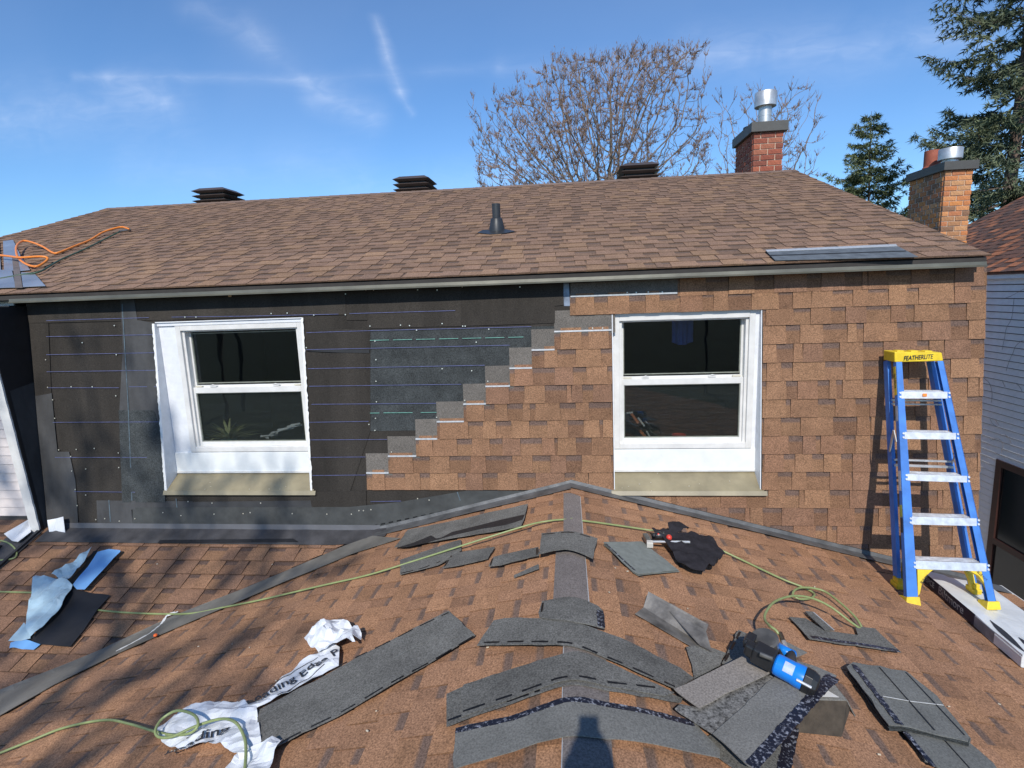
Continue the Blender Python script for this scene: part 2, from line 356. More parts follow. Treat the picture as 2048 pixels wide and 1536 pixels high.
# ------------------------------------------------------------------ shingles
PAL_WALL = dict(t=[(0.255, 0.141, 0.081), (0.242, 0.133, 0.077), (0.232, 0.126, 0.076), (0.264, 0.147, 0.083), (0.246, 0.137, 0.079), (0.22, 0.122, 0.077)], g=[(0.23, 0.127, 0.073), (0.201, 0.11, 0.063), (0.179, 0.098, 0.059), (0.231, 0.129, 0.073)], b=(0.14, 0.092, 0.073))
PAL_LOW = dict(t=[(0.344, 0.184, 0.103), (0.327, 0.176, 0.1), (0.357, 0.191, 0.104), (0.315, 0.171, 0.099), (0.34, 0.183, 0.103)], g=[(0.33, 0.177, 0.099), (0.299, 0.161, 0.091), (0.308, 0.165, 0.09), (0.257, 0.139, 0.081)], b=(0.172, 0.113, 0.086))
PAL_MAIN_SHADED = dict(t=[(0.254, 0.14, 0.082), (0.233, 0.129, 0.078), (0.216, 0.121, 0.076), (0.267, 0.147, 0.084), (0.199, 0.114, 0.074)], g=[(0.236, 0.13, 0.077), (0.206, 0.114, 0.069), (0.181, 0.101, 0.063), (0.211, 0.117, 0.067)], b=(0.106, 0.068, 0.053))  # darker shingle tones with the tree shade painted in
PAL_UP = dict(t=[(0.251, 0.155, 0.104), (0.242, 0.15, 0.1), (0.261, 0.162, 0.105), (0.233, 0.145, 0.099), (0.246, 0.153, 0.103), (0.274, 0.169, 0.104), (0.219, 0.139, 0.098)], g=[(0.239, 0.147, 0.099), (0.219, 0.136, 0.09), (0.223, 0.138, 0.09), (0.188, 0.118, 0.08)], b=(0.135, 0.094, 0.073))  # greyer shingle tones with the grazing-angle haze painted in
E_SH = 0.1415
def shingle_geo(rng, L, pal, e=E_SH, k=1.0, thin=False):
    """one laminated shingle: base sheet with butt edge, printed shade bands between raised teeth. local (u, v, h)"""
    V, F, K = [], [], []
    top = e + .028
    hb = lambda v: (.0090 - .0068 * v / top) * k
    def quad(pts, col):
        b = len(V); V.extend(pts); F.append(tuple(range(b, b + len(pts)))); K.append(col)
    teeth = []; u = rng.uniform(-.05, .06)
    while u < L:
        w = rng.choice((.11, .13, .15, .17, .20, .24)); teeth.append((max(u, 0), min(u + w, L))); u += w + rng.choice((.08, .10, .12, .14, .17))
    teeth = [t for t in teeth if t[1] - t[0] > .012]
    cuts = []; x = 0.0
    for a, b in teeth:
        if a > x + 1e-6: cuts.append((x, a, 0))
        cuts.append((a, b, 1)); x = b
    if x < L - 1e-6: cuts.append((x, L, 0))
    dark = pal['b']; vb = e * rng.uniform(.60, .70); vc = vb + e * .10
    jit = rng.uniform(-.0012, .0012)
    for a, b, kind in cuts:
        if kind == 0:
            col = rng.choice(pal['g'])
            quad([(a, jit, hb(0)), (b, jit, hb(0)), (b, vb, hb(vb)), (a, vb, hb(vb))], col)
            quad([(a, vb, hb(vb)), (b, vb, hb(vb)), (b, vc, hb(vc)), (a, vc, hb(vc))], [col, col, dark, dark])
            quad([(a, vc, hb(vc)), (b, vc, hb(vc)), (b, top, hb(top)), (a, top, hb(top))], dark)
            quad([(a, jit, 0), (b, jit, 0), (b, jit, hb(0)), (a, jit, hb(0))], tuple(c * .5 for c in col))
        else:
            col = rng.choice(pal['t']); s = rng.uniform(.998, 1.0); th = .0036 * k; ta = .004; j2 = jit - rng.uniform(0, .001)
            p = [(a, j2, hb(0) + th), (b, j2, hb(0) + th), (b - ta, top, hb(top) + th), (a + ta, top, hb(top) + th)]
            q = [(a, j2, 0), (b, j2, 0), (b - ta, top, hb(top) - .001), (a + ta, top, hb(top) - .001)]
            quad(p, col)
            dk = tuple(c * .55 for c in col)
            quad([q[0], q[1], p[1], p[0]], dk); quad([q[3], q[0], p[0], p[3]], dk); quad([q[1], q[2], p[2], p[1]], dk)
    if not thin:
        quad([(0, jit, 0), (0, jit, hb(0)), (0, top, hb(top)), (0, top, 0)], dark); quad([(L, jit, 0), (L, top, 0), (L, top, hb(top)), (L, jit, hb(0))], dark)
    return V, F, K
def col_mesh(name, V, F, K, mt):
    me = bpy.data.meshes.new(name); me.from_pydata(V, [], F); me.materials.append(mt)
    at = me.attributes.new('Col', 'FLOAT_COLOR', 'CORNER')
    arr = []
    for f, c in zip(F, K):
        if isinstance(c, list):
            for q in c: arr += [q[0], q[1], q[2], 1.0]
        else: arr += [c[0], c[1], c[2], 1.0] * len(f)
    at.data.foreach_set('color', arr); me.update(); return me
class Plane:
    def __init__(s, O, U, V):
        s.O = Vector(O); s.U = Vector(U).normalized(); s.V = Vector(V).normalized(); s.N = s.U.cross(s.V)
    def pt(s, u, v, h=0): return s.O + s.U * u + s.V * v + s.N * h
    def mat(s, u=0, v=0, h=0):
        M = Matrix.Identity(4); o = s.pt(u, v, h)
        for i in range(3): M[i][0] = s.U[i]; M[i][1] = s.V[i]; M[i][2] = s.N[i]; M[i][3] = o[i]
        return M
    def uv(s, p): d = Vector(p) - s.O; return d.dot(s.U), d.dot(s.V)
def bisect_mesh(me, planes):
    """planes: list of (point, outward normal) in local space; removes what lies outside"""
    bm = bmesh.new(); bm.from_mesh(me)
    for co, no in planes:
        bmesh.ops.bisect_plane(bm, geom=bm.verts[:] + bm.edges[:] + bm.faces[:], plane_co=co, plane_no=no, clear_outer=True)
    bm.to_mesh(me); bm.free(); return len(me.polygons)
TEMPL = {}
def lay(pl, parent, pal, key, rows, row_iv, mt=M_SH, clips=(), single=lambda r, u: True, e=E_SH, seed=1, L=1.0, k=1.0, v0=0.0, stuff_name='shingle_courses'):
    """lay courses; row_iv(r) -> list of (u0, u1) free intervals; clips: world (point, normal) planes"""
    rng = random.Random(seed)
    if key not in TEMPL:
        TEMPL[key] = [shingle_geo(random.Random(seed * 100 + i), L, pal, e, k) for i in range(14)]
        TEMPL[key + 'm'] = [col_mesh('shingle', *g_, mt) for g_ in TEMPL[key]]
    SV, SF, SK = [], [], []; n = 0
    for r in rows:
        off = (r * .37 + rng.uniform(-.05, .05)) % L
        for (u0, u1) in row_iv(r):
            u = math.floor((u0 - off) / L) * L + off
            while u < u1 - .004:
                a, b = max(u, u0), min(u + L, u1)
                if b - a < .012: u += L; continue
                v = v0 + r * e
                corners = [pl.pt(x, y, .005) for x in (a, b) for y in (v, v + e + .028)]
                cl = []; skip = False
                for co, no in clips:
                    d = [(p - Vector(co)).dot(Vector(no)) for p in corners]
                    if min(d) >= 0: skip = True; break
                    if max(d) > 0: cl.append((co, no))
                if skip: u += L; continue
                full = abs((b - a) - L) < 1e-5
                i = rng.randrange(14)
                geo = TEMPL[key][i] if full else shingle_geo(random.Random(rng.random()), b - a, pal, e, k)
                M = pl.mat(a, v, rng.uniform(0, .0006))
                lc = [(M.inverted() @ Vector(co), M.to_3x3().transposed() @ Vector(no)) for co, no in cl]
                if single(r, (a + b) / 2):
                    if full and not cl: me = TEMPL[key + 'm'][i]
                    else:
                        me = col_mesh('shingle', *geo, mt)
                        if lc and bisect_mesh(me, lc) == 0: u += L; continue
                    o = new_obj('shingle', me, parent); o.matrix_local = M; n += 1
                else:
                    if lc:
                        me = col_mesh('tmp', *geo, mt)
                        if bisect_mesh(me, lc) == 0: u += L; continue
                        at = me.attributes['Col'].data
                        vs = [tuple(v_.co) for v_ in me.vertices]; fs = [tuple(p.vertices) for p in me.polygons]; ks = [[tuple(at[li].color)[:3] for li in p.loop_indices] for p in me.polygons]
                    else: vs, fs, ks = geo
                    b0 = len(SV); SV += [tuple(M @ Vector(q)) for q in vs]; SF += [tuple(x + b0 for x in f) for f in fs]
                    s_ = rng.uniform(.9, 1.1); SK += [([tuple(c * s_ for c in q) for q in c3] if isinstance(c3, list) else tuple(c * s_ for c in c3)) for c3 in ks]
                u += L
    if SV:
        o = new_obj(stuff_name, col_mesh(stuff_name, SV, SF, SK, mt), parent); o['kind'] = 'stuff'
    return n

house = thing('brown_shingled_house', 'house with mansard wall half covered in brown shingles and half in black felt', 'house')
# upper roof (a gable roof; its ridge runs along the wall)
su = math.sqrt(1 + KU * KU)
UX0, UX1 = -7.25, 3.25
RAKE = ((2.975, YU, 0), (YRIDGE - YU, -.235, 0))
P_UP = Plane((UX0, YU, ZU - .002), (1, 0, 0), (0, 1, KU))
run_u = (YRIDGE - YU) * su
g = MB()
yb = 2 * YRIDGE - YU
sec = [(YU + .012, ZU - .014), (YRIDGE, zupper(YRIDGE) - .012), (yb, ZU - .014), (yb, ZU - .06), (YRIDGE, zupper(YRIDGE) - .07), (YU + .02, ZU - .05)]
g.hexa([(UX0, y, z) for y, z in sec], [(2.955 + .235 * (min(y, 2 * YRIDGE - y) - YU) / (YRIDGE - YU), y, z) for y, z in sec])
upper = g.build('upper_roof', M_DECK, house)
nrow_u = int(run_u / E_SH)
c_first = [0]
lay(P_UP, upper, PAL_UP, 'up', range(0, nrow_u + 1), lambda r: [(0.0, UX1 - UX0)], single=lambda r, u: r < 7 and u > 2.2, seed=3,
    clips=[((0, YRIDGE, 0), (0, 1, 0)), RAKE], k=1.05)
# back slope and ridge caps
P_UPB = Plane((UX1, yb, ZU - .010), (-1, 0, 0), (0, -1, KU))
lay(P_UPB, upper, PAL_UP, 'up', range(0, nrow_u + 1), lambda r: [(0.0, UX1 - UX0)], single=lambda r, u: False, seed=4, clips=[((0, YRIDGE, 0), (0, -1, 0)), ((3.21, 0, 0), (1, 0, 0))], k=1.05)
rc = MB(); zr_ = zupper(YRIDGE); x = UX0; rr = random.Random(5)
while x < 3.2:
    x2 = min(x + .16, 3.21)
    for sgn in (-1, 1):
        a = (x - .0, YRIDGE, zr_ + .016); b = (x2, YRIDGE, zr_ + .012); c = (x2, YRIDGE + sgn * .15, zr_ - .15 * KU + .008); d = (x, YRIDGE + sgn * .15, zr_ - .15 * KU + .012)
        rc.quad(*( (a, b, c, d) if sgn > 0 else (d, c, b, a) ))
    rc.quad((x, YRIDGE - .15, zr_ - .15 * KU), (x, YRIDGE - .15, zr_ - .15 * KU + .012), (x, YRIDGE, zr_ + .016), (x, YRIDGE, zr_))
    x = x2
rc.build('ridge_cap', granule_mat('ridge_granules', False, (.19, .13, .10), .4, .2), upper)['kind'] = 'stuff'

# eave: fascia blackened to paint in the roof overhang's shade, drip metal, far side walls down to the ground
g = MB(); g.box(((XW0 - 3.4 + 2.955) / 2, YU + .058, ZU - .036), (2.955 - XW0 + 3.4, .03, .045)); g.build('fascia', M_FASCIA, house)
xs = [XW0 - .02, -2.6, -.55, 1.0, 2.958]
for i in range(4):
    a, b = xs[i] + (.0 if i == 0 else -.012), xs[i + 1]; o_ = .0015 * (i % 2)
    ring = lambda x, t=0: [(x, YU + .040 - o_, ZU - .037), (x, YU + .014 - o_, ZU - .041), (x, YU + .010 - o_, ZU - .064), (x, YU - .002 - o_, ZU - .072), (x, YU - .002 - o_, ZU - .076), (x, YU + .085, ZU - .076)]
    g = MB(); g.hexa(ring(a), ring(b)); g.build('drip_edge', M_DRIP, house)
# ---- mansard wall (felted), one slab with two window openings
WTOP = ZU - .062
W1 = (-3.50, -2.185, -.135, -1.60); W2 = (.345, 1.475, -.185, -1.60)      # x0, x1, z top, z bottom of the openings
def wp(x, z, h=0.0): return Vector((x, wall_y(z) - h, z))
ZB = -2.75
def wall_piece(g, x0, x1, z0, z1, th=.05):
    g.hexa([wp(x0, z0), wp(x1, z0), wp(x1, z1), wp(x0, z1)][::-1], [wp(x0, z0, -th), wp(x1, z0, -th), wp(x1, z1, -th), wp(x0, z1, -th)][::-1])
g = MB(); xcuts = [XW0, W1[0], W1[1], W2[0], W2[1], XW1]
wall_piece(g, XW0, W1[0], ZB, WTOP); wall_piece(g, W1[1], W2[0], ZB, WTOP); wall_piece(g, W2[1], XW1, ZB, WTOP)
for w in (W1, W2): wall_piece(g, w[0], w[1], w[2], WTOP); wall_piece(g, w[0], w[1], ZB, w[3])
wall = g.build('mansard_wall', M_FELT, house)
cosw = 1 / math.sqrt(1 + WS * WS)
e_w = E_SH
zrow0 = -1.58 - 5 * E_SH * cosw
P_W = Plane(wp(XW0, zrow0), (1, 0, 0), (0, WS, 1))
NROW = 17
stair = {5: 735, 6: 778, 7: 833, 8: 875, 9: 928, 10: 972, 11: 1020, 12: 1064, 13: 1109}
def wall_iv(r):
    zb = zrow0 + r * E_SH * cosw; L_ = XW1 - XW0 + .006
    if r == 4: return [(-.06 - XW0, W2[0] - XW0 - .03), (W2[1] - XW0 + .04, L_)]
    if r < 5: return [(-.06 - XW0, L_)]
    if r in stair:
        x0 = on_wall(stair[r], 977 - (r - 5) * 36 + 2).x
    elif r == 14: x0 = None
    if r <= 13:
        iv = [(x0 - XW0, L_)]
        if zb > W2[3] - .10 + .0 and zb < W2[2] - .05:
            iv = [(x0 - XW0, W2[0] - XW0 - .003), (W2[1] - XW0 + .004, L_)]
        return [i for i in iv if i[1] > i[0]]
    if r == 14: return [(W2[1] - XW0 + .004, L_)]
    if r == 15: return [(on_wall(1140, 620).x - XW0, L_)]
    return [(on_wall(1355, 570).x - XW0, L_)]
GCL = ((0, 0, ZR + .050), (-KG, 0, -1))
lay(P_W, wall, PAL_WALL, 'wall', range(0, 5), wall_iv, clips=[GCL], seed=7, k=1.25)
lay(P_W, wall, PAL_WALL, 'wall', [4], lambda r: [(W2[0] - XW0 - .03, W2[1] - XW0 + .04)], clips=[GCL, ((0, 0, -1.606), (0, 0, 1))], seed=17)
lay(P_W, wall, PAL_WALL, 'wall', range(5, 15), wall_iv, seed=7, k=1.25)
lay(P_W, wall, PAL_WALL, 'wall', [15], wall_iv, seed=8, v0=-.018, k=1.25)
lay(P_W, wall, PAL_WALL, 'wall', [16], wall_iv, seed=9, v0=-.036, clips=[((0, 0, WTOP + .008), (0, 0, 1))])

def wsheet(name, pts, h, th, mt, parent=None, wave=0.0, seed=0, cut=.12):
    """thin sheet nailed on the mansard wall, outline given by where it lies"""
    P = [on_wall(x, y, 0) for x, y in pts]
    bm = bmesh.new(); vs = [bm.verts.new((p.x, p.z, 0)) for p in P]; bm.faces.new(vs)
    if wave:
        xs_ = [p.x for p in P]; zs_ = [p.z for p in P]
        for ax, lo, hi in ((0, min(xs_), max(xs_)), (1, min(zs_), max(zs_))):
            q = lo + cut
            while q < hi:
                co = [0, 0, 0]; no = [0, 0, 0]; co[ax] = q; no[ax] = 1
                bmesh.ops.bisect_plane(bm, geom=bm.verts[:] + bm.edges[:] + bm.faces[:], plane_co=co, plane_no=no); q += cut
    bm.normal_update()
    geo = bmesh.ops.extrude_face_region(bm, geom=bm.faces[:])
    top = {v for v in geo['geom'] if isinstance(v, bmesh.types.BMVert)}
    for v in bm.verts:
        x, z = v.co.x, v.co.y
        hh = h + (th if v in top else 0) + (wave * (noise.noise((x * 3 + seed, z * 2.2, seed * 1.7)) + .5) if wave else 0)
        v.co = wp(x, z, hh)
    bmesh.ops.recalc_face_normals(bm, faces=bm.faces[:])
    me = bpy.data.meshes.new(name); bm.to_mesh(me); bm.free(); me.materials.append(mt)
    if wave: me.polygons.foreach_set('use_smooth', [True] * len(me.polygons)); me.set_sharp_from_angle(angle=R(40))
    return new_obj(name, me, parent or wall)
# exposed headlaps at the stepped end, each with its pale release strip
names = sorted(stair)
for i, r in enumerate(names):
    zb = zrow0 + r * E_SH * cosw
    x0 = on_wall(stair[r], 977 - (r - 5) * 36 + 2).x
    x1 = on_wall(stair[names[i + 1]], 977 - (r - 4) * 36 + 2).x if i + 1 < len(names) else W2[0] - .004
    zt = zb + .141; zz = zt + .165
    g = MB(); hh = [.006, .0035]
    b0 = [wp(x0, zt - .02, .001), wp(x1 + .03, zt - .02, .001), wp(x1 + .03, zz, .001), wp(x0, zz, .001)]
    t0 = [wp(x0, zt - .02, .0052), wp(x1 + .03, zt - .02, .0052), wp(x1 + .03, zz, .004), wp(x0, zz, .004)]
    g.hexa(b0[::-1], t0[::-1]); g.build('headlap', M_HEAD, wall)
    g = MB(); g.hexa([wp(x0, zt - .004, .004), wp(x1, zt - .004, .004), wp(x1, zt + .009, .004), wp(x0, zt + .009, .004)][::-1], [wp(x0, zt - .004, .0135), wp(x1, zt - .004, .0135), wp(x1, zt + .007, .012), wp(x0, zt + .007, .012)][::-1])
    g.build('release_strip', M_RELEASE, wall)
wsheet('headlap', [(1141, 567), (1355, 556), (1355, 592), (1141, 598)], .0015, .003, M_HEAD)
wsheet('release_strip', [(1141, 591.5), (1354, 584), (1354, 587.5), (1141, 594.5)], .004, .009, M_RELEASE)
wsheet('metal_tape', [(1126, 566), (1138, 566), (1140, 612), (1128, 612)], .001, .002, mat('silver_tape', (.16, .19, .24), .4, .6, 12, metal=.3))
# felt sheets
S_ = [([(52, 601), (690, 577), (693, 629), (330, 640), (60, 646)], .002, M_FELT, .006), ([(690, 577), (737, 575), (737, 640), (694, 640)], .0035, M_FELT, .004),
      ([(735, 575), (925, 570), (925, 652), (735, 657)], .002, M_FELT2 if 0 else M_FELT, .004), ([(922, 571), (1127, 564), (1127, 610), (1110, 612), (1110, 646), (922, 652)], .004, M_FELT, .003),
      ([(243, 595), (270, 594), (276, 640), (310, 646), (331, 990), (335, 998), (246, 1000), (240, 820), (247, 700)], .0045, M_FELT2, .006),
      ([(239, 820), (321, 820), (333, 1003), (247, 1004)], .007, M_FELTG, .006),
      ([(72, 792), (105, 786), (117, 903), (140, 903), (152, 960), (160, 1070), (99, 1068)], .005, M_FELT2, .006),
      ([(60, 646), (98, 644), (104, 786), (72, 792)], .003, M_FELT, .004),
      ([(195, 1000), (387, 1002), (387, 1018), (265, 1018), (268, 1058), (197, 1060)], .0065, M_FELT2, .004),
      ([(385, 1003), (625, 1000), (625, 1018), (385, 1018)], .0055, M_FELT3, .004),
      ([(620, 984), (733, 980), (733, 1016), (625, 1016)], .005, M_FELT, .004),
      ([(741, 660), (1115, 652), (1115, 856), (741, 862)], .0012, M_FELTG, .0),
      ([(614, 660), (741, 657), (741, 701), (614, 701)], .003, M_FELT, .004), ([(616, 706), (741, 706), (741, 862), (700, 985), (624, 985)], .002, M_FELT, .004)]
for i, (pts, h, mt_, wv) in enumerate(S_): wsheet('felt_sheet', pts, h, .002, mt_, wave=wv, seed=i + 1)
wsheet('felt_flap', [(614, 702), (660, 698), (739, 699), (740, 706), (680, 705)], .004, .006, M_BLACK)
# starter strip along the foot of the wall with its dashes of sealant
wsheet('starter_strip', [(267, 1014), (700, 1013), (800, 1003), (935, 980), (1045, 981), (1100, 981), (1128, 985), (1000, 1012), (760, 1056), (267, 1058)], .009, .003, mat('starter_dark', (.05, .053, .052), .85, .3, 9, .0015, 250, detail=6))
g = MB()
def wdash(x1, y1, x2, y2, wd=.006, n=10, fill=.55, h=.0125):
    a, b = on_wall(x1, y1, 0), on_wall(x2, y2, 0)
    for i in range(n):
        p = a.lerp(b, (i + .1) / n); q = a.lerp(b, (i + .1 + fill) / n)
        g.quad(wp(p.x, p.z - wd, h), wp(q.x, q.z - wd, h), wp(q.x, q.z + wd, h), wp(p.x, p.z + wd, h))
wdash(268, 1053, 745, 1053, n=34); wdash(745, 1051, 1040, 990, n=18)
g.build('sealant_dashes', M_DASH, wall)['kind'] = 'stuff'
# chalk lines
def chalk(lines, mt_, w=.0035, h=.0125):
    for (x1, y1, x2, y2) in lines:
        a, b = on_wall(x1, y1, 0), on_wall(x2, y2, 0); d = Vector((b.x - a.x, b.z - a.z)); L_ = d.length; n_ = Vector((-d.y, d.x)) / L_ * w / 2
        g = MB(); g.quad(wp(a.x - n_.x, a.z - n_.y, h), wp(b.x - n_.x, b.z - n_.y, h), wp(b.x + n_.x, b.z + n_.y, h), wp(a.x + n_.x, a.z + n_.y, h))
        g.build('chalk_line', mt_, wall)
chalk([(95, 641, 300, 635), (95, 673, 312, 669), (95, 709, 316, 705), (96, 743, 320, 740), (97, 775, 240, 775), (260, 773, 318, 773), (108, 844, 322, 843), (112, 914, 325, 914), (150, 982, 330, 984),
       (345, 634, 500, 632), (500, 632, 678, 628), (700, 627, 911, 621), (614, 665, 740, 661), (740, 661, 1063, 653), (614, 699, 1020, 690), (617, 737, 970, 730), (619, 772, 923, 768), (624, 808, 873, 806),
       (617, 844, 738, 842), (618, 879, 775, 878), (618, 914, 732, 913), (626, 950, 732, 949), (742, 1002, 803, 1001)], M_CHALK, .0038)
chalk([(741 + i * 46, 680.5 - i * 1.0, 741 + i * 46 + (38 if i < 6 else 30), 679.6 - i * 1.0) for i in range(7)] + [(741, 825.5, 760, 825.3), (768, 825, 826, 824.6), (842, 824.4, 874, 824)], M_CHALKG, .0055)
chalk([(246, 600, 252, 700), (252, 700, 258, 800), (258, 800, 266, 1000), (220, 999, 223, 1043), (354, 996, 356, 1014), (915, 983, 921, 1000)], M_CHALKV, .008)
# roofing nails
NAILS = [(110, 600), (150, 600), (270, 594), (326, 594), (372, 634), (394, 634), (384, 590), (412, 589), (231, 651), (167, 685), (94, 719), (235, 709), (98, 774), (145, 773), (187, 773), (108, 799), (234, 791), (112, 836), (120, 899), (155, 898), (191, 896),
         (144, 912), (239, 905), (146, 941), (174, 937), (240, 934), (153, 978), (174, 989), (157, 1010), (194, 1038), (212, 1036), (241, 1041), (272, 1036), (328, 1024), (364, 1030), (378, 1002), (426, 1005), (430, 1027), (488, 1042 - 16), (502, 1024), (523, 1005), (586, 1026),
         (655, 1027), (704, 1027), (719, 1020), (728, 1020), (743, 1018), (836, 996), (859, 999), (692, 588), (627, 583), (733, 580), (748, 580), (836, 580), (875, 580), (925, 574), (544, 627), (576, 626), (629, 630), (692, 629), (741, 652), (802, 650), (820, 651), (885, 647),
         (926, 652), (931, 652), (978, 658), (834, 660), (751, 682), (953, 684), (614, 695), (753, 719), (753, 762), (754, 803), (752, 836), (739, 848), (751, 860), (885, 737), (944, 741), (976, 762), (930, 800), (874, 834), (784, 903), (1040, 574), (1254, 585), (1272, 585), (1296, 584), (1324, 584), (1185, 656), (1205, 656)]
gm = None
for i, (x, y) in enumerate(NAILS):
    p = on_wall(x, y, 0)
    if gm is None:
        g = MB(); n_ = 8; c = [(math.cos(k * math.pi / 4) * .0052, math.sin(k * math.pi / 4) * .0052) for k in range(n_)]
        g.hexa([(a, b, 0) for a, b in c], [(a, b, .0025) for a, b in c]); gm = g.build('nail_head', M_NAIL, wall); gm.matrix_local = Plane(wp(p.x, p.z, .012), (1, 0, 0), (0, WS, 1)).mat()
    else:
        o = new_obj('nail_head', gm.data, wall); o.matrix_local = Plane(wp(p.x, p.z, .012), (1, 0, 0), (0, WS, 1)).mat()
# a few wood chips where the felt is torn
g = MB()
p = on_wall(461, 589, 0); g.box(wp(p.x, p.z, .012), (.025, .006, .04)); g.build('torn_patch', mat('torn_wood', (.55, .38, .22), .8, .2, 30), wall)

# ------------------------------------------------------------------ windows
def make_window(X0, X1, gl, gr, torn, zt, zs, out):
    """X0..X1 reveal, gl..gr glass width"""
    YF = 4.452; w = tag(empty('window'), 'double hung white window')
    w.parent = house
    zb = -1.475
    fr = MB()
    def ringbox(x0, x1, z0, z1, t, y0, y1, tb=None, tt=None):
        tb = t if tb is None else tb; tt = t if tt is None else tt
        yc, dy = (y0 + y1) / 2, abs(y1 - y0)
        fr.box(((x0 + t / 2), yc, (z0 + z1) / 2), (t, dy, z1 - z0)); fr.box(((x1 - t / 2), yc, (z0 + z1) / 2), (t, dy, z1 - z0))
        fr.box(((x0 + x1) / 2, yc, z1 - tt / 2), (x1 - x0 - 2 * t, dy, tt)); fr.box(((x0 + x1) / 2, yc, z0 + tb / 2), (x1 - x0 - 2 * t, dy, tb))
    fl, frr = gl - .085, gr + .085
    ringbox(fl, frr, -1.285, zs, .045, YF, YF + .09); ringbox(fl + .045, frr - .045, -1.265, zs - .035, .022, YF + .022, YF + .1)
    fr.build('frame', M_WHITE, w, bevel=.003)
    # filler boards left, right and below
    for a_, b_ in ((X0, fl), (frr, X1)): fr = MB(); fr.box(((a_ + b_) / 2, YF + .035, (zt - 1.30) / 2), (b_ - a_, .05, 1.30 + zt + .04)); fr.build('side_board', M_WHITE2, w)
    fr = MB(); fr.box(((X0 + X1) / 2, YF + .02, (-1.29 + zb) / 2), (X1 - X0 - .004, .05, -1.29 - zb)); fr.build('apron_board', M_DIRTY, w, bevel=.003)
    fr = MB(); fr.box(((X0 + X1) / 2, YF + .02, (zs + zt + .04) / 2), (X1 - X0 - .004, .05, zt + .04 - zs)); fr.build('head_board', M_WHITE2, w)
    # sashes: the upper one sits behind the lower one
    zm = -.72
    for nm, z0, z1, yy, t, glz0 in (('upper_sash', zm - .01, -.195, YF + .075, .038, 0), ('lower_sash', -1.250, zm + .004, YF + .045, .040, 0)):
        fr = MB(); a, b = gl - .03, gr + .03
        ringbox(a, b, z0, z1, t * .72, yy, yy + .032, tb=.045 if nm == 'lower_sash' else .03, tt=.050 if nm == 'lower_sash' else .03)
        s = fr.build(nm, M_WHITE, w, bevel=.002)
        fr = MB(); ringbox(a + t * .72, b - t * .72, z0 + .044, z1 - .048, .007, yy + .006, yy + .02); fr.build('glazing_bead', M_GASKET, s)
        if nm == 'lower_sash':
            pz = MB(); pz.box(((a + b) / 2, yy + .030, (z0 + z1) / 2), (b - a - .04, .002, z1 - z0 - .05)); pz.build('insect_screen', M_SCREEN, s)
        pz = MB(); pz.box(((a + b) / 2, yy + .018, (z0 + z1) / 2), (b - a - .03, .006, z1 - z0 - .04)); pz.build('pane', M_GLASS, s)
    for xx in (gl + .17, gr - .22):
        g = MB(); g.box((xx, YF + .052, zm + .012), (.055, .022, .012)); g.tube([(xx - .03, YF + .045, zm + .018), (xx, YF + .04, zm + .026), (xx + .035, YF + .045, zm + .018)], [.004, .007, .003], 6); g.build('sash_lock', M_WHITE, w)
    for xx in (gl + .03, gr - .03):
        g = MB(); g.box((xx, YF + .058, zm + .012), (.06, .018, .010)); g.build('vent_latch', mat('cream_plastic', (.66, .62, .50), .4, .05, 20), w)
    # metal reveals: they widen towards the sill because the wall leans and the window stands upright
    for sgn, x in ((-1, X0), (1, X1)):
        t = .006; ribs = 26; rng = random.Random(int(x * 100)); g = MB(); zz0, zz1 = -1.60, zt
        
        prev = None
        for k in range(ribs + 1):
            z = zz0 + (zz1 - zz0) * k / ribs
            yo = wall_y(z) - out; yi = YF + .02
            if z < zb: yi = YF + .0 - (zb - z) * 1.0
            cur = (Vector((x, yo, z)), Vector((x, max(yi, yo + .01), z)), Vector((x - sgn * t, max(yi, yo + .01), z)), Vector((x - sgn * t, yo, z)))
            if prev:
                for a_ in range(4): g.quad(prev[a_], prev[(a_ + 1) % 4], cur[(a_ + 1) % 4], cur[a_]) if sgn > 0 else g.quad(prev[(a_ + 1) % 4], prev[a_], cur[a_], cur[(a_ + 1) % 4])
            prev = cur
        g.build('reveal', M_WHITE2, w)
        if torn:
            g = MB(); prev = None; n_ = 70
            for k in range(n_ + 1):
                z = zz0 + (zz1 - zz0) * k / n_ + (.0 if sgn < 0 else .01)
                fw = (.016 if sgn < 0 else .012) + rng.uniform(-.005, .006) * (1 if rng.random() < .6 else .3)
                cur = (wp(x, z, out + .001), wp(x + sgn * fw, z, out - .002 + rng.uniform(-.001, .001)))
                if prev:
                    q = [prev[0], prev[1], cur[1], cur[0]]
                    g.quad(*(q if sgn > 0 else q[::-1])); 
                prev = cur
            o = g.build('torn_flange', mat('torn_vinyl', (.80, .79, .76), .5, .12, 30, .003, 60), w)
            md = o.modifiers.new('thick', 'SOLIDIFY'); md.thickness = .004
    # head reveal
    g = MB(); z = zt + .004; g.hexa([(X0, wall_y(z) - .003, z), (X1, wall_y(z) - .003, z), (X1, YF + .04, z), (X0, YF + .04, z)], [(X0, wall_y(z) - .003, z + .008), (X1, wall_y(z) - .003, z + .008), (X1, YF + .04, z + .008), (X0, YF + .04, z + .008)])
    g.build('head_reveal', M_WHITE2, w)
    g = MB(); g.box(((X0 + X1) / 2, YF - .008, zb + .008), (X1 - X0 - .01, .012, .016)); g.build('sill_bead', M_WHITE, w)
    # beige sloping sill pan with a lip on the wall
    g = MB(); zl = -1.585; xo = .022
    a = [(X0 - .0, YF + .012, zb), (X1, YF + .012, zb), (X1 + xo, wall_y(zl) - .022, zl), (X0 - xo, wall_y(zl) - .022, zl)]
    b = [(x, y + .0, z - .006) for x, y, z in a]; g.hexa(b[::-1], a[::-1])
    z2 = zl - .032
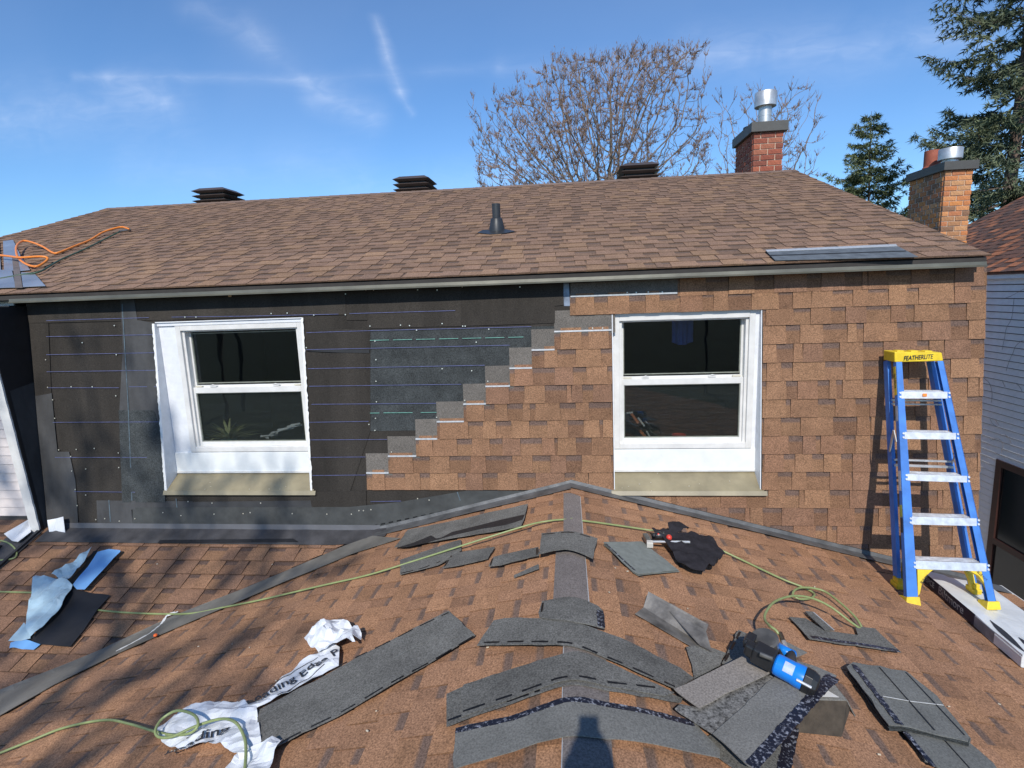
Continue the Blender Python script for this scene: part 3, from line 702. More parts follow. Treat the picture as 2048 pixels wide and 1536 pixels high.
    g.hexa([(X0 - xo, wall_y(zl) - .023, zl + .0), (X1 + xo + .02, wall_y(zl) - .023, zl), (X1 + xo + .02, wall_y(z2) - .034, z2), (X0 - xo, wall_y(z2) - .034, z2)], [(X0 - xo, wall_y(zl) - .016, zl), (X1 + xo + .02, wall_y(zl) - .016, zl), (X1 + xo + .02, wall_y(z2) - .012, z2), (X0 - xo, wall_y(z2) - .012, z2)])
    g.build('sill', M_SILL, w)
    g = MB(); rng = random.Random(3 + int(X0))
    for k in range(9):
        x = rng.uniform(X0 + .05, X1 - .05); f = rng.uniform(.1, 1.0); z = zb + (zl - zb) * f + .0015; y = YF + .012 + (wall_y(zl) - .022 - YF - .012) * f
        s_ = rng.uniform(.003, .007); g.box((x, y, z), (s_ * 1.6, s_, .002))
    g.build('debris_chips', M_NAIL, w)['kind'] = 'stuff'
    return w
w1 = make_window(W1[0], W1[1], -3.255, -2.29, True, -.145, -.170, .018); w1['label'] = 'window with torn ragged edges in the black felt'
w2 = make_window(W2[0], W2[1], .445, 1.355, False, -.176, -.200, .008); w2['label'] = 'window framed by brown shingles'
# the dark room behind the windows
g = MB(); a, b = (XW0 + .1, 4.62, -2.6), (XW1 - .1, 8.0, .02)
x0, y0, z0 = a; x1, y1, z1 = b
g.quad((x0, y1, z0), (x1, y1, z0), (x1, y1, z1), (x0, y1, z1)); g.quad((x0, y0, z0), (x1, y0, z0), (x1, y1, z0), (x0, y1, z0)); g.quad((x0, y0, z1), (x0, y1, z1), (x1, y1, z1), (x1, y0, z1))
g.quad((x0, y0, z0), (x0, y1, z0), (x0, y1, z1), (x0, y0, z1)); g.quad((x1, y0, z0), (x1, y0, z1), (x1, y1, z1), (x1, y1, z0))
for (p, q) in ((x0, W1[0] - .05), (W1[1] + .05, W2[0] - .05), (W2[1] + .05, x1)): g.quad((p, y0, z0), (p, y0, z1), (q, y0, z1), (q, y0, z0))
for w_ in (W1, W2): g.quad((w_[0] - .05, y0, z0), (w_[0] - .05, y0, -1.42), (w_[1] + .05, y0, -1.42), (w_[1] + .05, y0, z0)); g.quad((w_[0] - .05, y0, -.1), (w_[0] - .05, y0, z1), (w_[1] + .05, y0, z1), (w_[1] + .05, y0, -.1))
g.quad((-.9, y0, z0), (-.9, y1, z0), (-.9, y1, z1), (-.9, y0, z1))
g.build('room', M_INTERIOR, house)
# body of the house below and behind
g = MB(); g.box(((UX0 + XW1) / 2, 9.0, -2.95), (XW1 - UX0 - .2, 8.6, 5.5 - .02)); 
body = mat('plain_cladding', (.45, .43, .40), .8, .1, 3)
g = MB(); g.quad((XW1 - .01, 4.33, -5.7), (XW1 - .01, yb - .1, -5.7), (XW1 - .01, yb - .1, .1), (XW1 - .01, 4.46, .1)); g.quad((XW1 - .01, 4.46, .1), (XW1 - .01, yb - .1, .1), (XW1 - .01, YRIDGE, zupper(YRIDGE) - .08), (XW1 - .01, YRIDGE, zupper(YRIDGE) - .08))
g.quad((UX0 + .1, yb - .1, -5.7), (UX0 + .1, yb - .1, .1), (XW1 - .01, yb - .1, .1), (XW1 - .01, yb - .1, -5.7))
g.quad((UX0 + .1, 4.5, -5.7), (UX0 + .1, 4.5, .1), (UX0 + .1, yb - .1, .1), (UX0 + .1, yb - .1, -5.7)); g.quad((UX0 + .1, 4.5, .1), (UX0 + .1, YRIDGE, zupper(YRIDGE) - .08), (UX0 + .1, yb - .1, .1), (UX0 + .1, yb - .1, .1))
g.build('side_wall', body, house)
# ------------------------------------------------------------------ lower roofs
YB = -1.6; XE = 3.235
valley_y = lambda x: (ZR - ZM + KM * YM + KG * x) / KM
g = MB(); t = .05
def slab(g, pts, t=.06): g.hexa([(x, y, z - t) for x, y, z in pts], [tuple(p) for p in pts])
slab(g, [(0, YB, ZR - .012), (XE, YB, zgable(XE) - .012), (XE, 4.34, zgable(XE) - .012), (0, 4.34, ZR - .012)])
slab(g, [(-6.2, YB, zgable(-6.2) - .012), (0, YB, ZR - .012), (0, 4.34, ZR - .012), (-6.2, 4.34, zgable(-6.2) - .012)])
gable = g.build('lower_gable_roof', M_DECK, house)
g = MB(); slab(g, [(-9.0, 1.2, zmain(1.2) - .012), (-1.3, 1.2, zmain(1.2) - .012), (-1.3, 4.46, zmain(4.46) - .012), (-9.0, 4.46, zmain(4.46) - .012)])
mainroof = g.build('lower_main_roof', M_DECK, house)
cg = 1 / math.sqrt(1 + KG * KG)
P_GR = Plane((XE + .02, YB, zgable(XE + .02) - .007), (0, 1, 0), (-1, 0, KG))
xl0 = -5.9; P_GL = Plane((xl0, 4.32, zgable(xl0) - .007), (0, -1, 0), (1, 0, KG))
P_MM = Plane((-8.6, 1.3, zmain(1.3) - .006), (1, 0, 0), (0, 1, KM))
n_gr = int((XE + .02) / cg / E_SH) + 1
lay(P_GR, gable, PAL_LOW, 'low', range(0, n_gr), lambda r: [(.0, 4.27 - YB)], seed=11, k=1.35, clips=[((0, 0, 0), (-1, 0, 0))], single=lambda r, u: u > 2.6)
n_gl = int(-xl0 / cg / E_SH) + 1
vn = Vector((-.6676, 1, 0)); vpt = Vector((0, valley_y(0) - .10, 0))
lay(P_GL, gable, PAL_LOW, 'low', range(0, n_gl), lambda r: [(0.05, 4.32 - YB)], seed=12, k=1.35, clips=[((0, 0, 0), (1, 0, 0)), (vpt, vn)], single=lambda r, u: 4.32 - u > .9 and xl0 + r * E_SH * cg > -4.2)
vpt2 = Vector((0, valley_y(0) + .02, 0))
rail_x = -4.74
lay(P_MM, mainroof, PAL_MAIN_SHADED, 'main', range(0, 23), lambda r: [(0, 7.4)], seed=13, k=1.5, clips=[(vpt2, -vn)], single=lambda r, u: r > 8 and u > 2.9)
# lower walls
g = MB(); g.quad((XE - .12, YB + .1, -5.7), (XE - .12, 4.4, -5.7), (XE - .12, 4.4, zgable(XE) - .07), (XE - .12, YB + .1, zgable(XE) - .07))
g.quad((-9, 1.5, -5.7), (XE - .12, 1.5, -5.7), (XE - .12, 1.5, -2.9), (-9, 1.5, -2.9)); g.quad((-5, YB + .12, -5.7), (XE - .12, YB + .12, -5.7), (XE - .12, YB + .12, -2.4), (-5, YB + .12, -2.9)); g.build('side_wall', body, house)
g = MB(); g.box((XE + .015, (YB + 4.3) / 2, zgable(XE) - .045), (.012, 4.3 - YB, .085)); g.box((XE + .028, (YB + 4.3) / 2, zgable(XE) - .007), (.03, 4.3 - YB, .008)); g.build('white_drip_edge', M_WHITE, house)
g = MB()
g.hexa([wp(XW1 - .02, -2.4, .004), wp(XW1 + .006, -2.4, .004), wp(XW1 + .006, -2.4, -.3), wp(XW1 - .02, -2.4, -.3)], [wp(XW1 - .02, WTOP, .004), wp(XW1 + .006, WTOP, .004), wp(XW1 + .006, WTOP, -.3), wp(XW1 - .02, WTOP, -.3)]); g.build('corner_strip', M_DECK, house)

def drape(name, pts, h, th, mt, parent=None, px=True, r=0.0, cut=.10, wave=0.0, seed=0, surf='roof', curl=None, smooth=True, sides=None, lift=None, rag=0.0):
    """thin flexible sheet lying on a roof; outline from where it lies"""
    f = {'roof': lambda x, y: zroof(x, y, r), 'upper': lambda x, y: ZU + KU * (y - YU)}[surf]
    lf = lift or (lambda x, y: 0.0)
    if px: P = [(hit(a, b, lambda x, y: f(x, y) + h + lf(x, y)) if surf == 'roof' else on_upper(a, b, h)) for a, b in pts]
    else: P = [Vector((a, b, 0)) for a, b in pts]
    if rag:
        rg_ = random.Random(seed * 7 + 1); Q = []
        for a, b in zip(P, P[1:] + P[:1]):
            l = math.hypot(b.x - a.x, b.y - a.y); n_ = max(1, int(l / .05)); Q.append(a)
            for k_ in range(1, n_):
                f_ = (k_ + rg_.uniform(-.3, .3)) / n_; q_ = a.lerp(b, f_); j_ = rg_.gauss(0, rag); Q.append(Vector((q_.x - (b.y - a.y) / l * j_, q_.y + (b.x - a.x) / l * j_, 0)))
        P = Q
    bm = bmesh.new(); vs = [bm.verts.new((p.x, p.y, 0)) for p in P]; fc = bm.faces.new(vs)
    if fc.normal.z < 0 or fc.calc_area() == 0: pass
    bm.normal_update()
    if bm.faces[:][0].normal.z < 0: bmesh.ops.reverse_faces(bm, faces=bm.faces[:])
    bmesh.ops.triangulate(bm, faces=bm.faces[:])
    def cutx(ax, q):
        co = [0, 0, 0]; no = [0, 0, 0]; co[ax] = q; no[ax] = 1
        bmesh.ops.bisect_plane(bm, geom=bm.verts[:] + bm.edges[:] + bm.faces[:], plane_co=co, plane_no=no)
    xs_ = [p.x for p in P]; ys_ = [p.y for p in P]
    q = math.ceil(min(xs_) / cut) * cut
    while q < max(xs_): cutx(0, q); q += cut
    q = math.ceil(min(ys_) / cut) * cut
    while q < max(ys_): cutx(1, q); q += cut
    if surf == 'roof' and min(xs_) < 0 < max(xs_):
        for q in ((0.0,) if not r else (-.06, -.03, -.015, 0.0, .015, .03, .06)):
            if min(xs_) < q < max(xs_): cutx(0, q)
    bmesh.ops.remove_doubles(bm, verts=bm.verts[:], dist=.0008)
    bm.normal_update()
    geo = bmesh.ops.extrude_face_region(bm, geom=bm.faces[:])
    top = {v for v in geo['geom'] if isinstance(v, bmesh.types.BMVert)}
    for v in bm.verts:
        x, y = v.co.x, v.co.y; z = f(x, y) + h + lf(x, y)
        if wave: z += wave * (noise.noise((x * 4 + seed * 3.1, y * 4, seed)) * .7 + .35)
        if curl: z += curl(x, y)
        v.co.z = z + (0 if v in top else -th)
    bmesh.ops.recalc_face_normals(bm, faces=bm.faces[:])
    me = bpy.data.meshes.new(name); bm.to_mesh(me); bm.free(); me.materials.append(mt)
    if smooth: me.polygons.foreach_set('use_smooth', [True] * len(me.polygons)); me.set_sharp_from_angle(angle=R(38))
    return new_obj(name, me, parent)
def ribbon(name, pts, w, h, mt, parent=None, dash=0, gap=0, r=0.0, jitter=0.0, th=.0015, px=True, seed=1, lift=None, lift_hit=False):
    """narrow band following a line on the roof, whole or dashed"""
    rng = random.Random(seed); lf = lift or (lambda x, y: 0.0)
    f = lambda x, y: zroof(x, y, r) + h
    lh = lift if lift_hit else (lambda x, y: 0.0)
    P = [hit(a, b, lambda x, y: f(x, y) + lh(x, y)) for a, b in pts] if px else [Vector((a, b, f(a, b))) for a, b in pts]
    Q = [P[0]]; step = .02
    for a, b in zip(P, P[1:]):
        n_ = max(1, int((b - a).length / step))
        for k in range(1, n_ + 1): Q.append(a.lerp(b, k / n_))
    g = MB(); acc = 0
    for a, b in zip(Q, Q[1:]):
        l = (b - a).length; on = not dash or (acc % (dash + gap)) < dash; acc += l
        if on:
            d = Vector((b.x - a.x, b.y - a.y, 0)).normalized(); n_ = Vector((-d.y, d.x, 0)) * (w / 2) * (1 + rng.uniform(-jitter, jitter))
            q = []
            for p, s in ((a, -1), (b, -1), (b, 1), (a, 1)):
                x, y = p.x + n_.x * s, p.y + n_.y * s; q.append(Vector((x, y, f(x, y) + lf(x, y))))
            g.hexa([v - Vector((0, 0, th)) for v in q][::1], q)
    o = g.build(name, mt, parent)
    if dash: o['kind'] = 'stuff'
    return o

# flashings at the foot of the wall and in the valley
def plan_strip(name, line, d0, d1, h, th, mt, wave=0.0):
    """strip on the roof along the wall foot: from distance d0 to d1 in front of the wall"""
    pts = []
    for x in line: pts.append((x, wall_y(zroof(x, 4.28)) - d0))
    for x in reversed(line): pts.append((x, wall_y(zroof(x, 4.28)) - d1))
    return drape(name, pts, h, th, mt, house, px=False, cut=.15, wave=wave, seed=4)
plan_strip('step_flashing', [0, 1.1, 2.2, XE], .0, .105, .020, .004, M_LEAD, .006)
plan_strip('step_flashing', [-1.62, -.8, 0], .0, .135, .020, .004, M_LEAD, .008)
plan_strip('base_flashing', [-4.64, -3.0, -1.5], .0, .175, .020, .004, M_LEAD2, .004)
drape('base_flashing', [(315, 1086), (596, 1083), (586, 1077), (320, 1080)], .028, .004, M_BLACK, house, cut=.3)
def wall_leg(name, line, hgt, h, mt):
    g = MB()
    for a, b in zip(line, line[1:]):
        za, zb_ = zroof(a, 4.28), zroof(b, 4.28)
        g.hexa([wp(a, za, .002), wp(b, zb_, .002), wp(b, zb_ + hgt, .002), wp(a, za + hgt, .002)][::-1], [wp(a, za, h + .01), wp(b, zb_, h + .01), wp(b, zb_ + hgt, h), wp(a, za + hgt, h)][::-1])
    g.build(name, mt, house)
wall_leg('wall_flashing', [0, XE - .2], .048, .016, M_LEAD)
wall_leg('wall_flashing', [-1.6, 0], .045, .0165, M_LEAD)
wall_leg('wall_flashing', [-4.64, -1.6], .055, .013, mat('grey_flashing_smooth', (.10, .10, .108), .5, .2, 4, .002, 30))
drape('valley_flashing', [(745, 1072), (690, 1091), (600, 1130), (480, 1180), (345, 1232), (200, 1300), (0, 1380), (-120, 1430), (-120, 1485), (0, 1431), (110, 1368), (230, 1309), (350, 1256), (450, 1214), (560, 1167), (700, 1109), (800, 1076)], .021, .004, mat('valley_metal', (.16, .15, .13), .62, .35, 3.2, .003, 60, detail=7), house, cut=.06, wave=.004, seed=2, smooth=False)
ribbon('caulk_streak', [(232, 1302), (262, 1287), (300, 1266), (322, 1248), (334, 1230), (356, 1223)], .016, .026, M_CAULK, house, jitter=.5)
# ridge covering strips with pale release tape
rr_ = .03
for pts in ([(1127, 986), (1160, 992), (1166, 1075), (1127, 1075)], [(1112, 1095), (1169, 1095), (1177, 1205), (1106, 1205)], [(1128, 1270), (1210, 1280), (1213, 1330), (1127, 1330)], [(1126, 1350), (1217, 1360), (1220, 1420), (1125, 1420)], [(1126, 1460), (1222, 1470), (1228, 1545), (1124, 1545)], ):
    drape('ridge_strip', pts, .022, .005, M_RIDGE, gable, r=rr_, cut=.12)
ribbon('release_tape', [(1160, 993), (1166, 1075)], .008, .026, M_RELEASE, gable); ribbon('release_tape', [(1168, 1095), (1177, 1205)], .010, .026, M_RELEASE, gable)
for a, b in (((1129, 1275), (1128, 1310)), ((1127, 1355), (1126, 1410)), ((1127, 1465), (1125, 1540))): ribbon('release_tape', [a, b], .010, .026, M_RELEASE, gable)
# wall fin with the white corner board, at the left end of the wall
g = MB(); zf = [-2.10, -1.3, -.53, .04]; yf = [4.226, 4.172, 4.115, 4.085]
for i in range(3):
    a, b = i, i + 1
    g.hexa([(-4.79, yf[a] + .012, zf[a]), (-4.688, yf[a] + .012, zf[a]), (-4.688, 4.50, zf[a]), (-4.79, 4.50, zf[a])], [(-4.79, yf[b] + .012, zf[b]), (-4.688, yf[b] + .012, zf[b]), (-4.688, 4.50, zf[b]), (-4.79, 4.50, zf[b])])
g.build('party_wall', M_BLACK, house)
g = MB(); rng = random.Random(9); n_ = 40
for i in range(n_):
    fa = [None, None]
    def Y_(z):
        for k in range(3):
            if z <= zf[k + 1]: return yf[k] + (yf[k + 1] - yf[k]) * (z - zf[k]) / (zf[k + 1] - zf[k])
        return yf[-1]
    za, zb_ = -2.085 + 2.12 * i / n_, -2.085 + 2.12 * (i + 1) / n_
    if i == 0: jr = 0
    j2 = rng.uniform(-.003, .003)
    g.hexa([(-4.778, Y_(za) - .004, za), (-4.692 + jr, Y_(za) - .004, za), (-4.692 + jr, Y_(za) + .010, za), (-4.778, Y_(za) + .010, za)], [(-4.778, Y_(zb_) - .004, zb_), (-4.692 + j2, Y_(zb_) - .004, zb_), (-4.692 + j2, Y_(zb_) + .010, zb_), (-4.778, Y_(zb_) + .010, zb_)])
    jr = j2
g.build('corner_board', M_WHITE, house)
g = MB(); g.quad((-4.6865, 4.26, -2.02), (-4.6865, 4.29, -2.0), (-4.6865, 4.40, -.62), (-4.6865, 4.17, -.66)); g.build('felt_patch', M_FELT2, house)
lap = None
for i in range(24):
    z0 = -1.88 + i * .083
    if lap is None:
        g = MB(); g.hexa([(-8.9, -.010, 0), (-4.792, -.010, 0), (-4.792, 0.01, 0), (-8.9, 0.01, 0)], [(-8.9, -.001, .084), (-4.792, -.001, .084), (-4.792, .01, .084), (-8.9, .01, .084)]); lap = g.build('siding_board', M_SIDEPINK, house); lap.location = (0, 4.44, z0)
    else: o = new_obj('siding_board', lap.data, house); o.location = (0, 4.44, z0)
g = MB(); g.box((-6.9, 4.425, -1.915), (4.2, .02, .07)); g.build('base_flashing', M_LEAD2, house)
g = MB(); g.box(((-9 + XW0) / 2, 4.43, .035), (9 + XW0 - .12, .16, .03)); g.build('soffit', M_FASCIA, house)
# raised rails of the party line on the lower roof
for x, y0 in ((rail_x + .035, 4.25), (rail_x - .17, 4.05)):
    a = Vector((x, 1.4, zmain(1.4) + .022)); b = Vector((x, y0, zmain(y0) + .022)); g = MB(); g.bar(a, b, .028, .035); g.build('rail', M_FASCIA, house)
drape('party_flashing', [(rail_x - .22, 1.4), (rail_x + .06, 1.4), (rail_x + .06, 4.24), (rail_x - .22, 4.24)], .019, .004, M_LEAD2, house, px=False, cut=.4)
# grey-blue membrane at the left end of the upper eave
for pts in ([(42, 545), (68, 546), (91, 572), (46, 574)], [(6, 482), (26, 480), (42, 513), (60, 540), (38, 542), (8, 540)], [(-60, 540), (24, 540), (31, 575), (-60, 578)], [(-60, 480), (-2, 483), (2, 540), (-60, 540)]):
    drape('eave_membrane', pts, .022, .003, M_BLUEGREY, upper, cut=.15, surf='upper', wave=.006, seed=3)
drape('membrane_strip', [(24, 515), (36, 516), (45, 575), (30, 575)], .026, .003, mat('brown_membrane', (.14, .115, .10), .6, .2, 8), upper, cut=.2, surf='upper')
# ------------------------------------------------------------------ things fixed on the upper roof
def roof_vent(x, y, w, label):
    t = thing('roof_vent', label, 'roof vent', 'roof vents along the ridge')
    z = zupper(YRIDGE) + .005; d = w
    g = MB(); g.box((x, y, z + .04), (w * .70, d * .70, .30)); g.build('vent_body', M_BLACK, t)
    for k in range(3):
        zz = z + .045 + k * .075
        def ringp(s, zz): return [(x - s * w / 2, y - s * d / 2, zz), (x + s * w / 2, y - s * d / 2, zz), (x + s * w / 2, y + s * d / 2, zz), (x - s * w / 2, y + s * d / 2, zz)]
        g = MB(); g.hexa(ringp(.80, zz - .028), ringp(1.0, zz)); g.hexa(ringp(1.0, zz + .001), ringp(.80 if k < 2 else .72, zz + (.022 if k < 2 else .045)))
        if k == 2: g.hexa(ringp(.72, zz + .046), ringp(.70, zz + .050))
        g.build('louvre' if k < 2 else 'vent_cap', M_VENT, t)
for (px_, wpx, lab) in ((441, 88, 'leftmost of the three dark louvred vents on the roof ridge'), (832, 74, 'middle one of the three dark louvred vents on the roof ridge'), (1275, 71, 'louvred vent on the ridge in front of the bare tree')):
    y = YRIDGE + .30; p = at_y(px_, 420 if px_ < 500 else 385, y)
    roof_vent(p.x, y, .56, lab)
t = thing('plumbing_vent', 'black plumbing pipe standing out of the upper roof slope', 'vent pipe')
b = on_upper(994, 462, 0)
g = MB(); g.tube_lathe(b + Vector((0, 0, -.02)), Vector((0, 0, 1)), [(.080, 0), (.078, .05), (.066, .10), (.060, .135), (.050, .145)], 24, 0); g.build('boot', M_PIPE, t, smooth='auto')
g = MB(); g.tube_lathe(b, Vector((0, 0, 1)), [(.042, .1), (.042, .265), (.034, .265), (.033, .2)], 24, 0); g.build('pipe', M_PIPE, t, smooth='auto')
drape('flange', [(965, 460), (1010, 458), (1030, 462), (1010, 466), (980, 468), (955, 465)], .018, .003, M_PIPE, t, surf='upper')
t = thing('loose_starter_strip', 'grey strip with a pale edge lying on the upper roof near the eave', 'starter strip')
drape('strip', [(1531, 501), (1793, 491), (1836, 513), (1550, 520)], .026, .004, mat('dark_slate_granules', (.10, .115, .13), .85, .3, 14, .001, 200), t, surf='upper')
drape('pale_edge', [(1531, 499.5), (1792, 488), (1795, 492), (1534, 503)], .030, .002, M_RELEASE, t, surf='upper')
drape('fold_line', [(1540, 510), (1812, 501), (1813, 501.8), (1541, 511)], .0305, .001, M_ASPHALT, t, surf='upper')
# ------------------------------------------------------------------ chimneys
def chimney(parent, x0, y0, w, d, z0, z1, bmat, caph, flues, over=.05):
    """brick by brick; x0, y0 = front left corner"""
    g = MB(); g.box((x0 + w / 2, y0 + d / 2, (z0 + z1) / 2), (w - .012, d - .012, z1 - z0)); core = g.build('chimney', M_MORTAR, parent)
    bh, bl, j = .066, .195, .0115; n = 0
    nr = int((z1 - z0) / (bh + j)); me = {}
    def brick(cx, cy, cz, lx, ly):
        k = (round(lx, 3), round(ly, 3))
        if k not in me:
            g = MB(); g.box((0, 0, 0), (lx, ly, bh)); o = g.build('brick', bmat, core, bevel=.003); me[k] = o
        else: o = me[k].copy(); C.objects.link(o)
        o.location = (cx, cy, cz)
    nb = round(w / (bl + j) * 2) / 2; bl_w = w / nb - j
    nd = round(d / (bl + j) * 2) / 2; bl_d = d / nd - j
    rng = random.Random(3)
    for r in range(nr):
        z = z1 - (r + .5) * (bh + j); 
        for side, L_, b_ in (('x', w, bl_w), ('y', d, bl_d)):
            u = 0.0 if r % 2 else -(b_ + j) / 2
            while u < L_ - .02:
                a, b = max(u, 0) + .001, min(u + b_, L_)
                if b - a > .03:
                    pr = rng.uniform(-.002, .003)
                    if side == 'x': brick(x0 + (a + b) / 2, y0 + .02 - pr, z, b - a, .05)
                    else: brick(x0 + .02 - pr, y0 + (a + b) / 2 + .022, z, .05, max(.03, b - a - .03))
                u += b_ + j
    g = MB(); g.box((x0 + w / 2, y0 + d / 2, z1 + caph / 2 + .002), (w + 2 * over, d + 2 * over, caph)); g.build('chimney_cap', M_CAP, core, bevel=.004)
    return core
Y1 = 8.85; p = at_y(1505, 350, Y1); q = at_y(1564, 345, Y1); zt = at_y(1535, 264, Y1).z
c1 = chimney(house, p.x, Y1, q.x - p.x, .86, 1.1, zt, M_BRICK_RED, .135, None)
def flue(core, x, y, z, r, h, rc, hc, mt, nm='flue'):
    g = MB(); g.tube_lathe(Vector((x, y, z)), Vector((0, 0, 1)), [(r, 0), (r, h * .45), (r * 1.03, h * .45), (r * 1.03, h * .47), (r, h * .47), (r, h)], 28, 0); g.build(nm, mt, core, smooth='auto')
    if rc:
        g = MB(); g.tube_lathe(Vector((x, y, z + h - .03)), Vector((0, 0, 1)), [(rc * .96, 0), (rc, .0), (rc, hc), (rc * .97, hc + .008), (rc * .5, hc + .02), (.001, hc + .022)], 32, 0); g.build(nm + '_cap', mt, core, smooth='auto')
fx = at_y(1530, 230, Y1 + .2).x
flue(c1, fx, Y1 + .2, zt + .13, .09, .30, .15, .19, M_STEEL)
flue(c1, fx - .05, Y1 + .62, zt + .13, .07, .10, .13, .03, M_BLACK, 'low_flue')

# ------------------------------------------------------------------ the neighbouring house on the right
nb_h = thing('neighbour_house', 'pale grey sided house with brown roof and a brown window beyond the ladder', 'house')
XN = 6.38; YF_, YN = 12.6, 2.2
zt_n = -.03
g = MB(); g.quad((XN, YN, -5.7), (XN, YF_, -5.7), (XN, YF_, zt_n), (XN, YN, zt_n)); g.quad((XN, YF_, -5.7), (XN + 9, YF_, -5.7), (XN + 9, YF_, zt_n), (XN, YF_, zt_n)); g.quad((XN, YN, -5.7), (XN, YN, zt_n), (XN + 9, YN, zt_n), (XN + 9, YN, -5.7))
g.build('wall', M_FASCIA, nb_h)  # black backing; seen through the board gaps it stands in for lap shadows
WNY0, WNY1 = 6.6, at_x(2003, 925, XN).y; WNZ1 = at_x(2003, 925, XN).z - .01; WNZ0 = -5.0
e_n = .100; lapm = {}
for i in range(54):
    z0 = zt_n - (i + 1) * e_n
    spans = [(YN, YF_)] if not (WNZ0 < z0 + e_n and z0 < WNZ1) else [(YN, WNY0 - .05), (WNY1 + .05, YF_)]
    for (a, b) in spans:
        k = round(b - a, 4)
        if k not in lapm:
            g = MB(); L_ = b - a
            g.hexa([(-.026, 0, .010), (-.006, 0, .010), (-.006, L_, .010), (-.026, L_, .010)], [(-.008, 0, e_n - .003), (-.002, 0, e_n - .003), (-.002, L_, e_n - .003), (-.008, L_, e_n - .003)])
            lapm[k] = g.build('siding_board', M_SIDING, nb_h).data; o = bpy.data.objects[-1] if 0 else [x for x in nb_h.children if x.data is lapm[k]][0]
        else: o = new_obj('siding_board', lapm[k], nb_h)
        o.location = (XN, a, z0)
w = tag(empty('window'), 'brown framed window in grey siding'); w.parent = nb_h
g = MB()
yc, zc = (WNY0 + WNY1) / 2, (WNZ0 + WNZ1) / 2
for (y, z, sy, sz) in ((WNY0, zc, .11, WNZ1 - WNZ0 + .1), (WNY1, zc, .11, WNZ1 - WNZ0 + .1), (yc, WNZ1, WNY1 - WNY0 - .11, .10), (yc, WNZ0, WNY1 - WNY0 - .11, .10), (yc, -3.95, WNY1 - WNY0 - .11, .09), (yc - .05, zc, .09, WNZ1 - WNZ0 - .1)): g.box((XN - .012, y, z), (.055, sy, sz))
g.build('frame', M_BROWNFR, w)
g = MB(); g.box((XN - .006, yc, zc), (.01, WNY1 - WNY0 - .1, WNZ1 - WNZ0 - .1)); g.build('pane', mat('dark_pane', (.012, .012, .013), .12, .2, 2, spec=.6), w)
g = MB(); g.bar((XN - .02, YN, .005), (XN - .02, YF_, .005), .10, .09); g.build('gutter', M_WHITE2, nb_h)
g = MB(); g.bar((XN - .078, YN, .035), (XN - .078, YF_, .035), .012, .03); g.build('gutter_lip', M_WHITE, nb_h)
KN = .52
M_NROOF = mat('neighbour_roof', (.15, .085, .06), .9, .45, 7.0, .004, 60, stretch=(1, .22, 1), detail=6, col2=(.36, .15, .085))
g = MB(); xr = XN + 4.6
g.hexa([(XN - .09, YN, .02), (XN - .09, YF_, .02), (xr, YF_, .02 + KN * 4.69), (xr, YN, .02 + KN * 4.69)], [(XN - .09, YN, .05), (XN - .09, YF_, .05), (xr, YF_, .05 + KN * 4.69), (xr, YN, .05 + KN * 4.69)])
g.hexa([(xr, YN, .02 + KN * 4.69), (xr, YF_, .02 + KN * 4.69), (xr + 4.7, YF_, .02), (xr + 4.7, YN, .02)], [(xr, YN, .05 + KN * 4.69), (xr, YF_, .05 + KN * 4.69), (xr + 4.7, YF_, .05), (xr + 4.7, YN, .05)])
nroof = g.build('roof', M_NROOF, nb_h)
# its shingle courses, each a sheet with its own butt edge
PAL_N = dict(t=[(.17, .085, .06), (.25, .11, .065), (.13, .075, .06), (.34, .14, .075), (.15, .08, .06), (.10, .065, .055)], g=[(.11, .07, .058), (.14, .08, .06)], b=(.075, .05, .045))
P_N = Plane((XN - .10, YF_, .055), (0, -1, 0), (1, 0, KN))
TMP = lay(P_N, nroof, PAL_N, 'nbr', range(0, 30), lambda r: [(0, YF_ - YN)], seed=21, single=lambda r, u: r < 12 and 3.0 < u < 7.5 and False, stuff_name='shingle_courses')
zc1 = at_y(1884, 345, 9.2)
X2 = at_y(1886, 400, 9.8).x
c2 = chimney(nb_h, X2, 9.8, at_y(1941, 400, 9.8).x - X2, .92, -.8, at_y(1900, 341, 9.8).z, M_BRICK_ORG, .13, None)
zz = at_y(1900, 341, 9.8).z + .13
flue(c2, at_y(1900, 320, 10.0).x, 10.0, zz, .105, .10, .162, .16, M_STEEL)
g = MB(); xx = at_y(1864, 320, 10.4).x; g.tube_lathe(Vector((xx, 10.4, zz)), Vector((0, 0, 1)), [(.13, 0), (.13, .03), (.115, .05), (.115, .30), (.10, .30), (.10, .2)], 20, 0); g.build('clay_pot', M_CLAY, c2, smooth='auto')

v_ = thing('climbing_vine', 'bare dark vine stems climbing the pale grey neighbour wall', 'vine')
rng = random.Random(12)
for st in ([(2060, 572), (2040, 582), (2022, 592), (2011, 596)], [(2028, 598), (2025, 625), (2022, 640), (2013, 656), (2009, 676), (2004, 700)], [(2048, 680), (2040, 684), (2030, 694), (2026, 706), (2020, 718), (2012, 742)], [(1964, 752), (1970, 758), (1979, 767), (1984, 785), (1983, 805)], [(2004, 760), (2010, 774)], [(2030, 766), (2038, 772), (2044, 782)], [(1980, 838), (1986, 848), (1998, 855), (2014, 860)], [(1990, 838), (1998, 850)], [(2010, 869), (2018, 876), (2022, 886)], [(1981, 882), (1990, 877), (2001, 880), (2006, 890), (2003, 905)]):
    g = MB(); g.tube(catmull([at_x(x, y, XN - .026) for x, y in st], 4), .0026, 5); g.build('stem', mat('vine_bark', (.30, .27, .25), .9, .3, 40) if 'vine_bark' not in bpy.data.materials else bpy.data.materials['vine_bark'], v_)

